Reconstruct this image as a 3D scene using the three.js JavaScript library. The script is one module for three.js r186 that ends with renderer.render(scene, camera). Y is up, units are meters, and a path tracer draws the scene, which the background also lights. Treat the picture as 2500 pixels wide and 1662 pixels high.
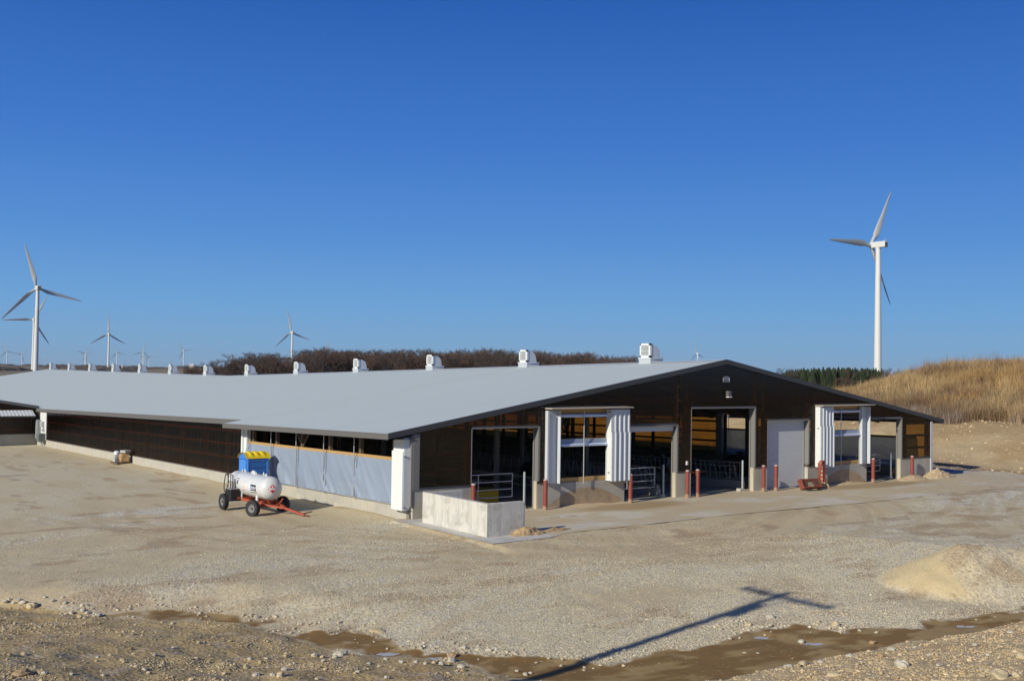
import * as THREE from 'three';
import { mergeGeometries } from 'three/addons/utils/BufferGeometryUtils.js';
import { RoundedBoxGeometry } from 'three/addons/geometries/RoundedBoxGeometry.js';
import { MarchingCubes } from 'three/addons/objects/MarchingCubes.js';

// ------------------------------------------------------------------ camera, sky, sun, exposure
const scene = new THREE.Scene();
const F = 2593.39, CAM = new THREE.Vector3(-23.234, 6.191, 38.288);
const camera = new THREE.PerspectiveCamera(2 * Math.atan(831 / F) * 180 / Math.PI, 2500 / 1662, 0.2, 16000);
camera.position.copy(CAM);
camera.rotation.set(0.0301, -0.6365, 0.0148, 'YXZ');
camera.updateMatrixWorld(true);

const SUN = new THREE.Vector3(-1, 0.5, 0.172).normalize();
{ // clear autumn sky: deep blue overhead, pale towards the horizon, a little brighter round the sun
  const w = 1024, h = 512, d = new Float32Array(w * h * 4);
  const stops = [[-90, .20, .30, .36], [-1, .20, .335, .49], [0, .21, .37, .56], [1.5, .195, .385, .62], [3.5, .152, .365, .675], [7, .094, .278, .66], [12, .053, .192, .59], [20, .020, .110, .435], [35, .012, .062, .255], [60, .0075, .04, .165], [90, .0065, .036, .145]];
  for (let j = 0; j < h; j++) {
    const el = ((j + .5) / h - .5) * 180;
    let k = 0; while (k < stops.length - 2 && el > stops[k + 1][0]) k++;
    const a = stops[k], b = stops[k + 1], t = Math.min(1, Math.max(0, (el - a[0]) / (b[0] - a[0])));
    for (let i = 0; i < w; i++) {
      const phi = ((i + .5) / w - .5) * 2 * Math.PI, ce = Math.cos(el * Math.PI / 180);
      const dx = Math.cos(phi) * ce, dy = Math.sin(el * Math.PI / 180), dz = Math.sin(phi) * ce;
      const c = Math.max(0, dx * SUN.x + dy * SUN.y + dz * SUN.z), g = .9 * Math.pow(c, 60) + .22 * Math.pow(c, 8);
      const o = (j * w + i) * 4;
      for (let q = 0; q < 3; q++) d[o + q] = (a[q + 1] + (b[q + 1] - a[q + 1]) * t) + g * [1, .97, .9][q] * (el > -2 ? 1 : 0);
      d[o + 3] = 1;
    }
  }
  const sky = new THREE.DataTexture(d, w, h, THREE.RGBAFormat, THREE.FloatType);
  sky.mapping = THREE.EquirectangularReflectionMapping; sky.magFilter = THREE.LinearFilter; sky.minFilter = THREE.LinearFilter;
  sky.needsUpdate = true;
  scene.background = sky; scene.environment = sky;
}
const sun = new THREE.DirectionalLight(new THREE.Color(1, .92, .775), 4.4);
sun.position.copy(SUN).multiplyScalar(150); sun.target.position.set(10, 0, -10);
sun.castShadow = true; sun.shadow.mapSize.set(4096, 4096); sun.shadow.radius = 1;
Object.assign(sun.shadow.camera, { left: -120, right: 120, top: 90, bottom: -90, near: 1, far: 400 });
scene.add(sun, sun.target);
const renderer = new THREE.WebGLRenderer({ antialias: true });
renderer.setSize(1024, 680);
renderer.shadowMap.enabled = true; renderer.shadowMap.type = THREE.PCFSoftShadowMap;
renderer.toneMapping = THREE.LinearToneMapping; renderer.toneMappingExposure = 1.0;

// ------------------------------------------------------------------ helpers
let seed = 12345;
const rnd = () => { seed = (seed + 0x6D2B79F5) | 0; let t = Math.imul(seed ^ (seed >>> 15), 1 | seed); t = (t + Math.imul(t ^ (t >>> 7), 61 | t)) ^ t; return ((t ^ (t >>> 14)) >>> 0) / 4294967296; };
const rr = (a, b) => a + (b - a) * rnd();
const NT = new Float32Array(65536); for (let i = 0; i < 65536; i++) NT[i] = rnd();
const vn = (x, y) => { const xi = Math.floor(x), yi = Math.floor(y), fx = x - xi, fy = y - yi, u = fx * fx * (3 - 2 * fx), v = fy * fy * (3 - 2 * fy), a = xi & 255, b = (xi + 1) & 255, c = (yi & 255) << 8, e = ((yi + 1) & 255) << 8; return (NT[a | c] * (1 - u) + NT[b | c] * u) * (1 - v) + (NT[a | e] * (1 - u) + NT[b | e] * u) * v; };
const fbm = (x, y, o = 4) => { let s = 0, a = .5, n = 0; for (let i = 0; i < o; i++) { s += a * vn(x, y); n += a; x = x * 2.03 + 17.1; y = y * 2.03 + 5.7; a *= .5; } return s / n; };
const clamp = (v, a, b) => v < a ? a : v > b ? b : v;
const sst = (a, b, v) => { const t = clamp((v - a) / (b - a), 0, 1); return t * t * (3 - 2 * t); };
const mix = (a, b, t) => a + (b - a) * t;
const mixc = (a, b, t) => [mix(a[0], b[0], t), mix(a[1], b[1], t), mix(a[2], b[2], t)];
const toS = v => 255 * (v <= .0031308 ? 12.92 * v : 1.055 * Math.pow(v, 1 / 2.4) - .055);
const lin = (r, g, b) => new THREE.Color().setRGB(r, g, b);
const M = (r, g, b, rough = .8, extra = {}) => new THREE.MeshStandardMaterial({ color: lin(r, g, b), roughness: rough, side: THREE.DoubleSide, ...extra });
const used = {};
const numbered = n => { const k = used[n] = (used[n] ?? -1) + 1; return k ? `${n}_${String(k).padStart(3, '0')}` : n; };
function tag(o, label, category, group) { o.userData.label = label; o.userData.category = category; if (group) o.userData.group = group; return o; }
function shade(o) { o.castShadow = true; o.receiveShadow = true; return o; }
function mesh(name, geo, mat, parent = scene) { const g = Array.isArray(geo) ? (geo.length > 1 ? merge(geo) : geo[0]) : geo; const o = shade(new THREE.Mesh(g, mat)); o.name = parent === scene ? numbered(name) : name; parent.add(o); return o; }
function merge(list) { return mergeGeometries(list.map(g => { const q = g.index ? g.toNonIndexed() : g; for (const k of Object.keys(q.attributes)) if (!['position', 'normal', 'uv'].includes(k)) q.deleteAttribute(k); return q; })); }
function group(name, parent, x = 0, y = 0, z = 0, ry = 0) { const o = new THREE.Group(); o.name = parent === scene ? numbered(name) : name; o.position.set(x, y, z); o.rotation.y = ry; parent.add(o); return o; }
function thing(name, label, category, x, y, z, ry = 0, grp) { return tag(group(name, scene, x, y, z, ry), label, category, grp); }
function clone(src, name, label, x, y, z, ry = 0) { const c = src.clone(); c.name = numbered(name); c.userData = { ...src.userData }; if (label) c.userData.label = label; c.position.set(x, y, z); c.rotation.y = ry; scene.add(c); return c; }
// geometry shorthands
const T = (g, x = 0, y = 0, z = 0) => g.translate(x, y, z);
const boxc = (w, h, d, x = 0, y = 0, z = 0) => T(new THREE.BoxGeometry(w, h, d), x, y, z);
const box = (x0, x1, y0, y1, z0, z1) => boxc(x1 - x0, y1 - y0, z1 - z0, (x0 + x1) / 2, (y0 + y1) / 2, (z0 + z1) / 2);
const rbox = (w, h, d, r, x = 0, y = 0, z = 0) => T(new RoundedBoxGeometry(w, h, d, 2, r), x, y, z);
const V = (x, y, z) => new THREE.Vector3(x, y, z);
function rod(a, b, r, seg = 8, r2 = r) { const A = V(...a), B = V(...b), d = B.clone().sub(A), L = d.length(); const g = new THREE.CylinderGeometry(r2, r, L, seg); g.translate(0, L / 2, 0); g.applyQuaternion(new THREE.Quaternion().setFromUnitVectors(V(0, 1, 0), d.normalize())); return g.translate(...a); }
function beam(a, b, w, h) { const A = V(...a), B = V(...b), d = B.clone().sub(A), L = d.length(); const g = new THREE.BoxGeometry(w, h, L); const m = new THREE.Matrix4().lookAt(B, A, V(0, 1, 0)); g.applyMatrix4(m); const c = A.add(B).multiplyScalar(.5); return g.translate(c.x, c.y, c.z); }
const cyl = (r, h, x = 0, y = 0, z = 0, seg = 16, r2 = r) => T(new THREE.CylinderGeometry(r2, r, h, seg), x, y, z);
function surf(nu, nv, f, uvf) { // f(u 0..1, v 0..1) -> [x,y,z]
  const p = [], uv = [], ix = [];
  for (let j = 0; j <= nv; j++) for (let i = 0; i <= nu; i++) { const q = f(i / nu, j / nv); p.push(q[0], q[1], q[2]); const t = uvf ? uvf(q) : [i / nu, j / nv]; uv.push(t[0], t[1]); }
  for (let j = 0; j < nv; j++) for (let i = 0; i < nu; i++) { const a = j * (nu + 1) + i, b = a + 1, c = a + nu + 1, d = c + 1; ix.push(a, c, b, b, c, d); }
  const g = new THREE.BufferGeometry(); g.setAttribute('position', new THREE.Float32BufferAttribute(p, 3)); g.setAttribute('uv', new THREE.Float32BufferAttribute(uv, 2)); g.setIndex(ix); g.computeVertexNormals(); return g;
}
function gridSurf(xs, zs, hf, uvf, cf) {
  const nx = xs.length, nz = zs.length, p = new Float32Array(nx * nz * 3), uv = new Float32Array(nx * nz * 2), col = cf ? new Float32Array(nx * nz * 3) : null, ix = [];
  for (let j = 0; j < nz; j++) for (let i = 0; i < nx; i++) { const k = j * nx + i, x = xs[i], z = zs[j]; p[k * 3] = x; p[k * 3 + 1] = hf(x, z); p[k * 3 + 2] = z; const t = uvf(x, z); uv[k * 2] = t[0]; uv[k * 2 + 1] = t[1]; if (cf) { const c = cf(x, z, p[k * 3 + 1]); col.set(c, k * 3); } }
  for (let j = 0; j < nz - 1; j++) for (let i = 0; i < nx - 1; i++) { const a = j * nx + i, b = a + 1, c = a + nx, d = c + 1; ix.push(a, c, b, b, c, d); }
  const g = new THREE.BufferGeometry(); g.setAttribute('position', new THREE.BufferAttribute(p, 3)); g.setAttribute('uv', new THREE.BufferAttribute(uv, 2)); if (cf) g.setAttribute('color', new THREE.BufferAttribute(col, 3)); g.setIndex(ix); g.computeVertexNormals(); return g;
}
const lines = (a, b, step) => { const n = Math.max(1, Math.round((b - a) / step)), o = []; for (let i = 0; i <= n; i++) o.push(a + (b - a) * i / n); return o; };
function tex(w, h, f, srgb = true, wrap = false) { // f(x,y,out) linear colour
  const d = new Uint8Array(w * h * 4), o = [0, 0, 0, 1];
  for (let j = 0; j < h; j++) for (let i = 0; i < w; i++) { f(i, j, o); const k = (j * w + i) * 4; d[k] = clamp(srgb ? toS(o[0]) : o[0] * 255, 0, 255); d[k + 1] = clamp(srgb ? toS(o[1]) : o[1] * 255, 0, 255); d[k + 2] = clamp(srgb ? toS(o[2]) : o[2] * 255, 0, 255); d[k + 3] = 255; }
  const t = new THREE.DataTexture(d, w, h, THREE.RGBAFormat); if (srgb) t.colorSpace = THREE.SRGBColorSpace; t.magFilter = THREE.LinearFilter; t.minFilter = THREE.LinearMipmapLinearFilter; t.generateMipmaps = true; if (wrap) t.wrapS = t.wrapT = THREE.RepeatWrapping; t.needsUpdate = true; return t;
}
function canvasTex(w, h, draw) { const c = document.createElement('canvas'); c.width = w; c.height = h; draw(c.getContext('2d'), w, h); const t = new THREE.CanvasTexture(c); t.colorSpace = THREE.SRGBColorSpace; return t; }
// a pixel of the 2500 x 1662 photograph gives a direction; distance comes from the ground it meets
const ray = (u, v) => V((u - 1250) / F, -(v - 831) / F, -1).applyQuaternion(camera.quaternion);

// ------------------------------------------------------------------ terrain
const W = 38.06, HR = 7.0, HW = 3.57, OV = 1.28, PITCH = (HR - HW) / (W / 2 + OV), LEN = 147.6, S1 = -0.0234, ZB = 68.8;
const drop = z => { const d = Math.max(0, -z); return d < ZB ? S1 * d : S1 * ZB + .0022 * (d - ZB); };
const MUDU = [[-30, -6], [-20, 4], [-15.5, 7.6], [-13.3, 8.5], [-12.2, 9.1], [-11.9, 10.8], [-11, 10.7], [-10.6, 13.3], [-9.8, 13.1], [-9.6, 14.2], [-9.5, 16.2], [-8.6, 16.9], [-7.3, 18.4], [-6.5, 19.4], [-4.1, 19.4], [-2.8, 19.7], [-.9, 19.3], [.1, 19.1], [.7, 19.5], [1.1, 20.6], [3.3, 21.6], [3.9, 21], [5.9, 21.7], [8, 21.8], [14, 22.3], [46, 24]];
const EMB = [[-34, -6], [-24, 0], [-16.7, 5.6], [-14.8, 8.4], [-13.5, 9.7], [-11.8, 11.2], [-11.2, 14.7], [-10.4, 16.1], [-9.2, 16.9], [-9.2, 17.9], [-9.1, 18.7], [-8.2, 20.4], [-6.5, 21.5], [-4.8, 21.8], [-2.8, 22], [-.8, 22.1], [3.4, 22.5], [6.5, 22.7], [20, 24.2], [46, 26]];
const MUDP = [...MUDU, ...[...EMB].reverse()], EMBP = [...EMB, [46, 80], [-60, 80], [-60, -6]];
function inPoly(P, x, z) { let c = false; for (let i = 0, j = P.length - 1; i < P.length; j = i++) { const a = P[i], b = P[j]; if ((a[1] > z) !== (b[1] > z) && x < (b[0] - a[0]) * (z - a[1]) / (b[1] - a[1]) + a[0]) c = !c; } return c; }
function dist(P, x, z, closed) { let m = 1e9; for (let i = closed ? 0 : 1; i < P.length; i++) { const a = P[(i + P.length - 1) % P.length], b = P[i], dx = b[0] - a[0], dz = b[1] - a[1], t = clamp(((x - a[0]) * dx + (z - a[1]) * dz) / (dx * dx + dz * dz), 0, 1), ex = x - a[0] - dx * t, ez = z - a[1] - dz * t, q = ex * ex + ez * ez; if (q < m) m = q; } return Math.sqrt(m); }
const sd = (P, x, z) => inPoly(P, x, z) ? dist(P, x, z, true) : -dist(P, x, z, true);   // positive inside
const CREST = [[-200, 2.9], [-80, 3.1], [-50, 3.3], [-36, 3.5], [-31, 3.9], [-27, 4.6], [-24, 5.5], [-22, 6.3], [-19, 6.9], [-16, 7.1], [-13, 6.9], [-5, 6.6], [10, 6.5], [60, 5]];
const lut = (P, v) => { let k = 0; while (k < P.length - 2 && v > P[k + 1][0]) k++; const a = P[k], b = P[k + 1]; return mix(a[1], b[1], clamp((v - a[0]) / (b[0] - a[0]), 0, 1)); };
// gravel heap at the right: its long crest and height
const HEAP = [[9.5, 18.9, 1.38], [10.6, 19.3, 1.28], [12, 19.8, 1.15], [14.5, 20.6, .9]];
const PUD = [[1862, 1556, .55, .26], [1990, 1571, .5, .24], [2350, 1527, .95, .2], [945, 1594, .9, .3], [1060, 1607, .5, .2]].map(([u, v, a, b]) => { const d = ray(u, v), t = (-.66 - CAM.y) / d.y; return [CAM.x + d.x * t, CAM.z + d.z * t, a, b]; });
function heapH(x, z) { let m = 0; for (let i = 1; i < HEAP.length; i++) { const a = HEAP[i - 1], b = HEAP[i], dx = b[0] - a[0], dz = b[1] - a[1], t = clamp(((x - a[0]) * dx + (z - a[1]) * dz) / (dx * dx + dz * dz), 0, 1), d = Math.hypot(x - a[0] - dx * t, z - a[1] - dz * t), h = mix(a[2], b[2], t) + .12 - Math.sqrt(d * d + .03) * .57 + .26 * (fbm(x * 1.3 + 3, z * 1.3, 3) - .5) * sst(0, .8, d); if (h > m) m = h; } return m; }
function baseH(x, z) {
  let y;
  if (z < 0) y = -.12 + .0145 * Math.max(z, -66.5) - .018 * clamp(-x, 0, 25);
  else y = -.1 - .018 * clamp(-x - .8, 0, 25) * (1 - sst(0, 12, z)) - .5 * sst(5, 19, z);
  if (x > -.9 && z > -.5 && z < 9) y = mix(y, mix(-.009, y, sst(7, 8.8, z)), sst(-.9, -.75, x));
  return y;
}
function H(x, z) {
  if (x > 44) { // cut bank, bench and berm to the right of the barn
    const n = fbm(x * .22, z * .22, 3) - .5, s = x - 45.5 + 1.2 * n - sst(0, 30, z) * z * .06;
    const cr = lut(CREST, z);
    let y = 0 + 2.7 * sst(-.5, 9, s) * (.75 + .25 * clamp(s / 9, 0, 1)) + .22 * sst(8, 9.5, s) + .15 * n;
    y += (cr - 2.9) * sst(9.5, 28, s) + .55 * n * sst(9, 14, s);
    const far = sst(34, 120, s); y = mix(y, 1.5 + 2 * fbm(x * .01, z * .01, 2), far);
    const out = sst(60, 220, Math.hypot(Math.max(0, -z - 90), Math.max(0, z - 60))); y = mix(y, 0, out);
    return x > 400 ? mix(y, 4, sst(400, 530, x)) : y;
  }
  let y = baseH(x, z);
  if (z > -14 && x < 47) {
    const e = inPoly(EMBP, x, z), de = (x > -36 && z > -12) ? dist(EMB, x, z, false) : 20;
    if (e) { const sl = mix(.105, .16, sst(-14, -4, x)); y = -.62 + sl * de + .0042 * de * de; y = Math.min(y, 4.6 + .2 * fbm(x * .1, z * .1, 2)); y += .16 * (fbm(x * .9, z * .9, 3) - .5) * sst(0, 1.2, de) + .1 * (fbm(x * 2.6 + 9, z * 2.6, 2) - .5); }
    else if (z > 2 || x < -8) { const dm = inPoly(MUDP, x, z) ? 1 : 0; if (dm) { y = -.635 + .05 * (fbm(x * .7, z * .7, 2) - .5) + .03 * (fbm(x * 2.2 + 2 * fbm(x * .6, z * .6, 2), z * 4.5 + 3 * fbm(x * .4 + 9, z * .4, 2), 3) - .5); for (const [px, pz, a, b] of PUD) { const q = ((x - px) * .8 + (z - pz) * .594) / a, w = (-(x - px) * .594 + (z - pz) * .8) / b, r = q * q + w * w; if (r < 3) y -= .055 * Math.exp(-r * 1.4); } } else { const d2 = dist(MUDU, x, z, false); y = mix(-.6, y, sst(0, 2.2, d2)); y += .05 * (fbm(x * 1.5, z * 1.5, 2) - .5) * sst(0, .5, d2); } }
    if (x > 4 && z > 15) y += heapH(x, z);
  }
  if (x < 0 && z < -1 && z > -66) { // gravel thrown up unevenly against the wall footing
    y += .16 * fbm(z * .35, 3.3, 3) * sst(-1.6, -.1, x) * (1 - .6 * sst(-30, -60, z));
  }
  if (x < -30 || z < -75 || z > 34) { const r = Math.hypot(x - 10, z + 20); if (x < -30 && z < 0) y -= 0; if (r > 160 && !(z > -120 && x > 0)) y = mix(y, -2.5 + 5 * (fbm(x * .0016 + 3, z * .0016, 3) - .5), sst(160, 420, r)); }
  return y + .05 * (fbm(x * .35, z * .35, 2) - .5) * (x > -2 && z > -1 ? sst(7, 9, z) : 1);
}
function ground(u, v, far = 150) { // first point where the pixel's ray meets the terrain
  const d = ray(u, v); d.multiplyScalar(1 / Math.hypot(d.x, d.z)); let t0 = 4, p;
  for (let t = 4; t < far; t += .25) { p = CAM.clone().addScaledVector(d, t); if (p.y < H(p.x, p.z)) { let a = t0, b = t; for (let k = 0; k < 12; k++) { const m = (a + b) / 2; p = CAM.clone().addScaledVector(d, m); if (p.y < H(p.x, p.z)) b = m; else a = m; } return CAM.clone().addScaledVector(d, b); } t0 = t; }
  return p;
}
// ------------------------------------------------------------------ ground surfaces
const C_GRAVEL = [.58, .52, .365], C_GREY = [.575, .54, .425], C_TAN = [.52, .415, .23], C_MUD = [.22, .13, .035], C_MUDL = [.345, .24, .095], C_DIRT = [.48, .36, .165], C_EMB = [.50, .395, .215], C_SAND = [.56, .455, .255];
const whiteN = new Float32Array(1 << 20); for (let i = 0; i < whiteN.length; i++) whiteN[i] = rnd();
const wn = (i, j) => whiteN[((i & 1023) << 10) | (j & 1023)];
const grainA = (i, j) => .55 * wn(i, j) + .2 * (wn(i + 1, j) + wn(i, j + 1)) * .5 + .25 * wn((i >> 1) + 311, (j >> 1) + 97);
function yardZones(x, z) { // what matter lies where: [embankment, mud, heapSand, gravel looseness]
  const wx = x + .5 * (fbm(x * 1.3, z * 1.3, 3) - .5) * 1.6, wz = z + .5 * (fbm(x * 1.3 + 40, z * 1.3 + 7, 3) - .5) * 1.6;
  let e = 0, m = 0;
  if (z > -8) { const de = sd(EMBP, wx, wz); e = sst(-.12, .12, de); const dm = sd(MUDP, wx, wz); m = sst(-.1, .1, dm) * (1 - e); if (x < -9) m *= mix(1, sst(.4, .56, fbm(x * .9 + 33, z * .9, 3)), sst(-9, -10.5, x)); }
  return [e, m];
}
const LANES = [[9, -4, 13.2], [8, -6, 17.5], [11, -3, 15.6], [16, -16, 27.5], [-4, -30, 41], [40, 34, 27], [44, 30, 24], [6, 40, 29.5]];
function nearColor(x, z, i, j, o) {
  const g = grainA(i, j), [e, m] = yardZones(x, z);
  const big = fbm(x * .12 + 4, z * .26 + 2, 4), mid = fbm(x * .42, z * .75, 3), small = fbm(x * 2.4, z * 2.4, 3);
  // vehicles have run round the front of the barn, leaving packed tan fines between loose pale stone
  const track = Math.sin((z - 1.1 * Math.sin(x * .16) - .02 * x * x * .3) * 1.05 + 2.2 * fbm(x * .1, z * .1 + 30, 2));
  const wx = x + 1.3 * (fbm(x * .13 + 8, z * .13, 2) - .5), wz = z + 1.3 * (fbm(x * .13, z * .13 + 50, 2) - .5); let lane = 0;
  for (const [cx, cz, R] of LANES) { const d = Math.abs(Math.hypot(wx - cx, wz - cz) - R), t = sst(.34, .16, Math.abs(d - .82)); if (t > 0) lane = Math.max(lane, t * (.45 + .55 * vn(x * .8 + R, z * .8)) * (.7 + .3 * Math.sin((Math.atan2(wz - cz, wx - cx) * R) * 19))); }
  let loose = sst(.36, .62, big * .6 + mid * .4 + .05 * track + .1 * sst(9, 13, z) - .08 * sst(11, 6, z) - .1 * sst(0, -10, z));
  let c = mixc(C_TAN, mixc(C_GRAVEL, C_GREY, sst(.4, .7, small * .5 + big * .5)), .38 + .62 * loose);
  loose *= 1 - .75 * lane; c = mixc(c, [.44, .345, .2], lane * .85);
  const brown = sst(.62, .74, fbm(x * .5 + 70, z * 1.05 + 11, 4)); c = mixc(c, [.36, .255, .145], brown * .6);
  let k = mix(.8 + .4 * g, .42 + 1.16 * g, loose);
  if (x > 0 && z < 7 && z > -6) { const d = sst(26, 40, x); c = mixc(c, [.47, .40, .29], .5 * d); }
  // sand slid down the near-left face of the heap
  if (x > 4 && z > 15) { const hh = heapH(x, z), s = sst(.02, .2, hh) * sst(.3, -.05, .8 * (x - 8.3) + .594 * (z - 18.9) + .7 * (mid - .5) + .3 * (small - .5)); c = mixc(c, C_SAND, s * .9); k = mix(k, .92 + .16 * g, s); if (hh > .03 && s < .5) k = mix(k, .5 + 1.0 * g, .8 * (1 - s)); }
  if (e > 0) { const left = sst(-4, -11, x); let ce = mixc(C_EMB, C_DIRT, left); ce = mixc(ce, left > .5 ? [.36, .255, .115] : [.42, .29, .16], sst(.5, .68, fbm(x * .9 + 5, z * .9, 4)) * .7); ce = mixc(ce, [.56, .47, .34], sst(.55, .75, fbm(x * 3 + 8, z * 3, 3)) * .5); c = mixc(c, ce, e); k = mix(k, .62 + .76 * g, e); }
  if (m > 0) { const wav = fbm(x * 1.1 + 2.2 * fbm(x * .5, z * .5, 2), z * 2.6 + 3 * fbm(x * .4 + 9, z * .4, 2), 4); let cm = mixc(C_MUD, C_MUDL, sst(.42, .66, wav)); if (wn(i * 3 + 7, j * 5) > .985 && small > .5) cm = [.5, .42, .3]; c = mixc(c, cm, m); k = mix(k, .94 + .12 * g, m); }
  o[0] = c[0] * k; o[1] = c[1] * k; o[2] = c[2] * (k * .97 + .03); return [e, m, loose, g];
}
const NX0 = -30, NX1 = 46, NZ0 = -12, NZ1 = 34;
{
  const w = 2048, h = 1240, bump = new Uint8Array(w * h * 4), rough = new Uint8Array(w * h * 4);
  const map = tex(w, h, (i, j, o) => { const x = NX0 + (NX1 - NX0) * (i + .5) / w, z = NZ0 + (NZ1 - NZ0) * (j + .5) / h; if (x > .6 && z < -.6) { o[0] = o[1] = o[2] = .3; return; } const r = nearColor(x, z, i, j, o), k = (j * w + i) * 4, a = mix(mix(.25 + .75 * r[2], .9, r[0]), .08, r[1]); bump[k] = bump[k + 1] = bump[k + 2] = 255 * clamp(r[3] * a + (1 - a) * .5 * (.8 + .4 * vn(x * 6, z * 6)), 0, 1); bump[k + 3] = 255; const ro = mix(.95, .85, r[1]); rough[k] = rough[k + 1] = rough[k + 2] = 255 * ro; rough[k + 3] = 255; });
  const mk = d => { const t = new THREE.DataTexture(d, w, h, THREE.RGBAFormat); t.magFilter = THREE.LinearFilter; t.needsUpdate = true; return t; };
  const xs = lines(NX0, NX1, .19), zs = lines(NZ0, NZ1, .19);
  const g = gridSurf(xs, zs, H, (x, z) => [(x - NX0) / (NX1 - NX0), (z - NZ0) / (NZ1 - NZ0)]);
  const o = mesh('gravel_yard', g, new THREE.MeshStandardMaterial({ map, bumpMap: mk(bump), bumpScale: .034, roughnessMap: mk(rough), roughness: 1, side: THREE.DoubleSide }));
  o.userData = { kind: 'structure', label: 'pale crushed limestone yard with a wet mud ditch and rocky embankment', category: 'ground' };
}
{
  const X0 = -30, X1 = .1, Z0 = -75, Z1 = -12, w = 1024, h = 2048, bump = new Uint8Array(w * h * 4);
  const map = tex(w, h, (i, j, o) => {
    const x = X0 + (X1 - X0) * (i + .5) / w, z = Z0 + (Z1 - Z0) * (j + .5) / h, g = grainA(i + 400, j + 77), big = fbm(x * .15 + 4, z * .09 + 2, 4), mid = fbm(x * .8, z * .4, 3);
    const loose = sst(.36, .62, big * .6 + mid * .4 - .06), c0 = mixc(C_TAN, C_GRAVEL, .45 + .5 * loose), c = mixc(c0, [.36, .25, .14], sst(.62, .74, fbm(x * 1.1 + 70, z * .45 + 11, 4)) * .55), k = mix(.8 + .4 * g, .6 + .8 * g, loose);
    o[0] = c[0] * k; o[1] = c[1] * k; o[2] = c[2] * k; const q = (j * w + i) * 4; bump[q] = bump[q + 1] = bump[q + 2] = 255 * g; bump[q + 3] = 255;
  });
  const bt = new THREE.DataTexture(bump, w, h, THREE.RGBAFormat); bt.magFilter = THREE.LinearFilter; bt.needsUpdate = true;
  const o = mesh('side_yard', gridSurf(lines(X0, X1, .35), lines(Z0, Z1, .45), H, (x, z) => [(x - X0) / (X1 - X0), (z - Z0) / (Z1 - Z0)]), new THREE.MeshStandardMaterial({ map, bumpMap: bt, bumpScale: .02, roughness: .95, side: THREE.DoubleSide }));
  o.userData = { kind: 'structure', label: 'packed tan gravel along the long barn wall', category: 'ground' };
}
{
  const geo = (a, b, n) => { const o = []; for (let i = 0; i <= n; i++) o.push(a * Math.pow(b / a, i / n)); return o; };
  const xs = [...geo(30, 9000, 34).map(v => -v).reverse(), ...lines(-30, 44, 3.7).slice(1, -1), ...lines(44, 112, .8), ...geo(116, 12000, 46)];
  const zs = [...geo(112, 12000, 46).map(v => -v).reverse(), ...lines(-110, 34, 1.2), ...geo(36, 500, 12)];
  const hf = (x, z) => { const inN = x > NX0 + .5 && x < NX1 - .5 && z > NZ0 + .5 && z < NZ1 - .5, inS = x > -29.5 && x < .1 && z > -74.5 && z < -11, inB = x > 0 && x < W && z < 1 && z > -LEN; let y = H(x, z); if (inN || inS) y -= .35; if (inB) y = Math.min(y, drop(z) - .5); return y; };
  const w = 512, map = tex(w, w, (i, j, o) => { const a = i / w * 6.2832, b = j / w * 6.2832, g = grainA(i, j), n = fbm(Math.cos(a) * 3 + 9, Math.sin(a) * 3 + Math.cos(b) * 3 + 9, 3); const k = .55 + .55 * g + .3 * n; o[0] = o[1] = o[2] = clamp(k * .8, 0, 1); }, true, true);
  const cf = (x, z, y) => {
    let c = [.30, .22, .13];
    if (x > 38 && x < 130 && z > -260 && z < 60) {
      const s = x - 45.5, n = fbm(x * .5, z * .5, 3);
      if (s < 0) c = [.50, .44, .34]; else if (s < 10.5) { c = mixc([.44, .315, .16], [.53, .41, .235], sst(.4, .65, n)); if (s < 1.2) c = mixc([.24, .16, .09], c, sst(.3, 1.3, s + n - .5)); } else c = mixc([.34, .235, .115], [.25, .165, .09], sst(.4, .7, n));
    } else if (Math.hypot(x, z) > 140) { const f = fbm(x * .004 + 20, z * .006, 3); c = f > .55 ? [.26, .2, .12] : f > .45 ? [.33, .26, .15] : [.17, .16, .075]; c = mixc(c, [.3, .235, .14], fbm(x * .02, z * .02, 2) * .5); }
    else if (x < 0) c = [.44, .37, .26];
    return c;
  };
  const o = mesh('terrain', gridSurf(xs, zs, hf, (x, z) => [x / 5, z / 5], cf), new THREE.MeshStandardMaterial({ map, vertexColors: true, roughness: .97, bumpMap: map, bumpScale: .03, side: THREE.DoubleSide }));
  o.userData = { kind: 'structure', label: 'open farm fields and the cut earth bank beside the barn', category: 'terrain' };
}
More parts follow.
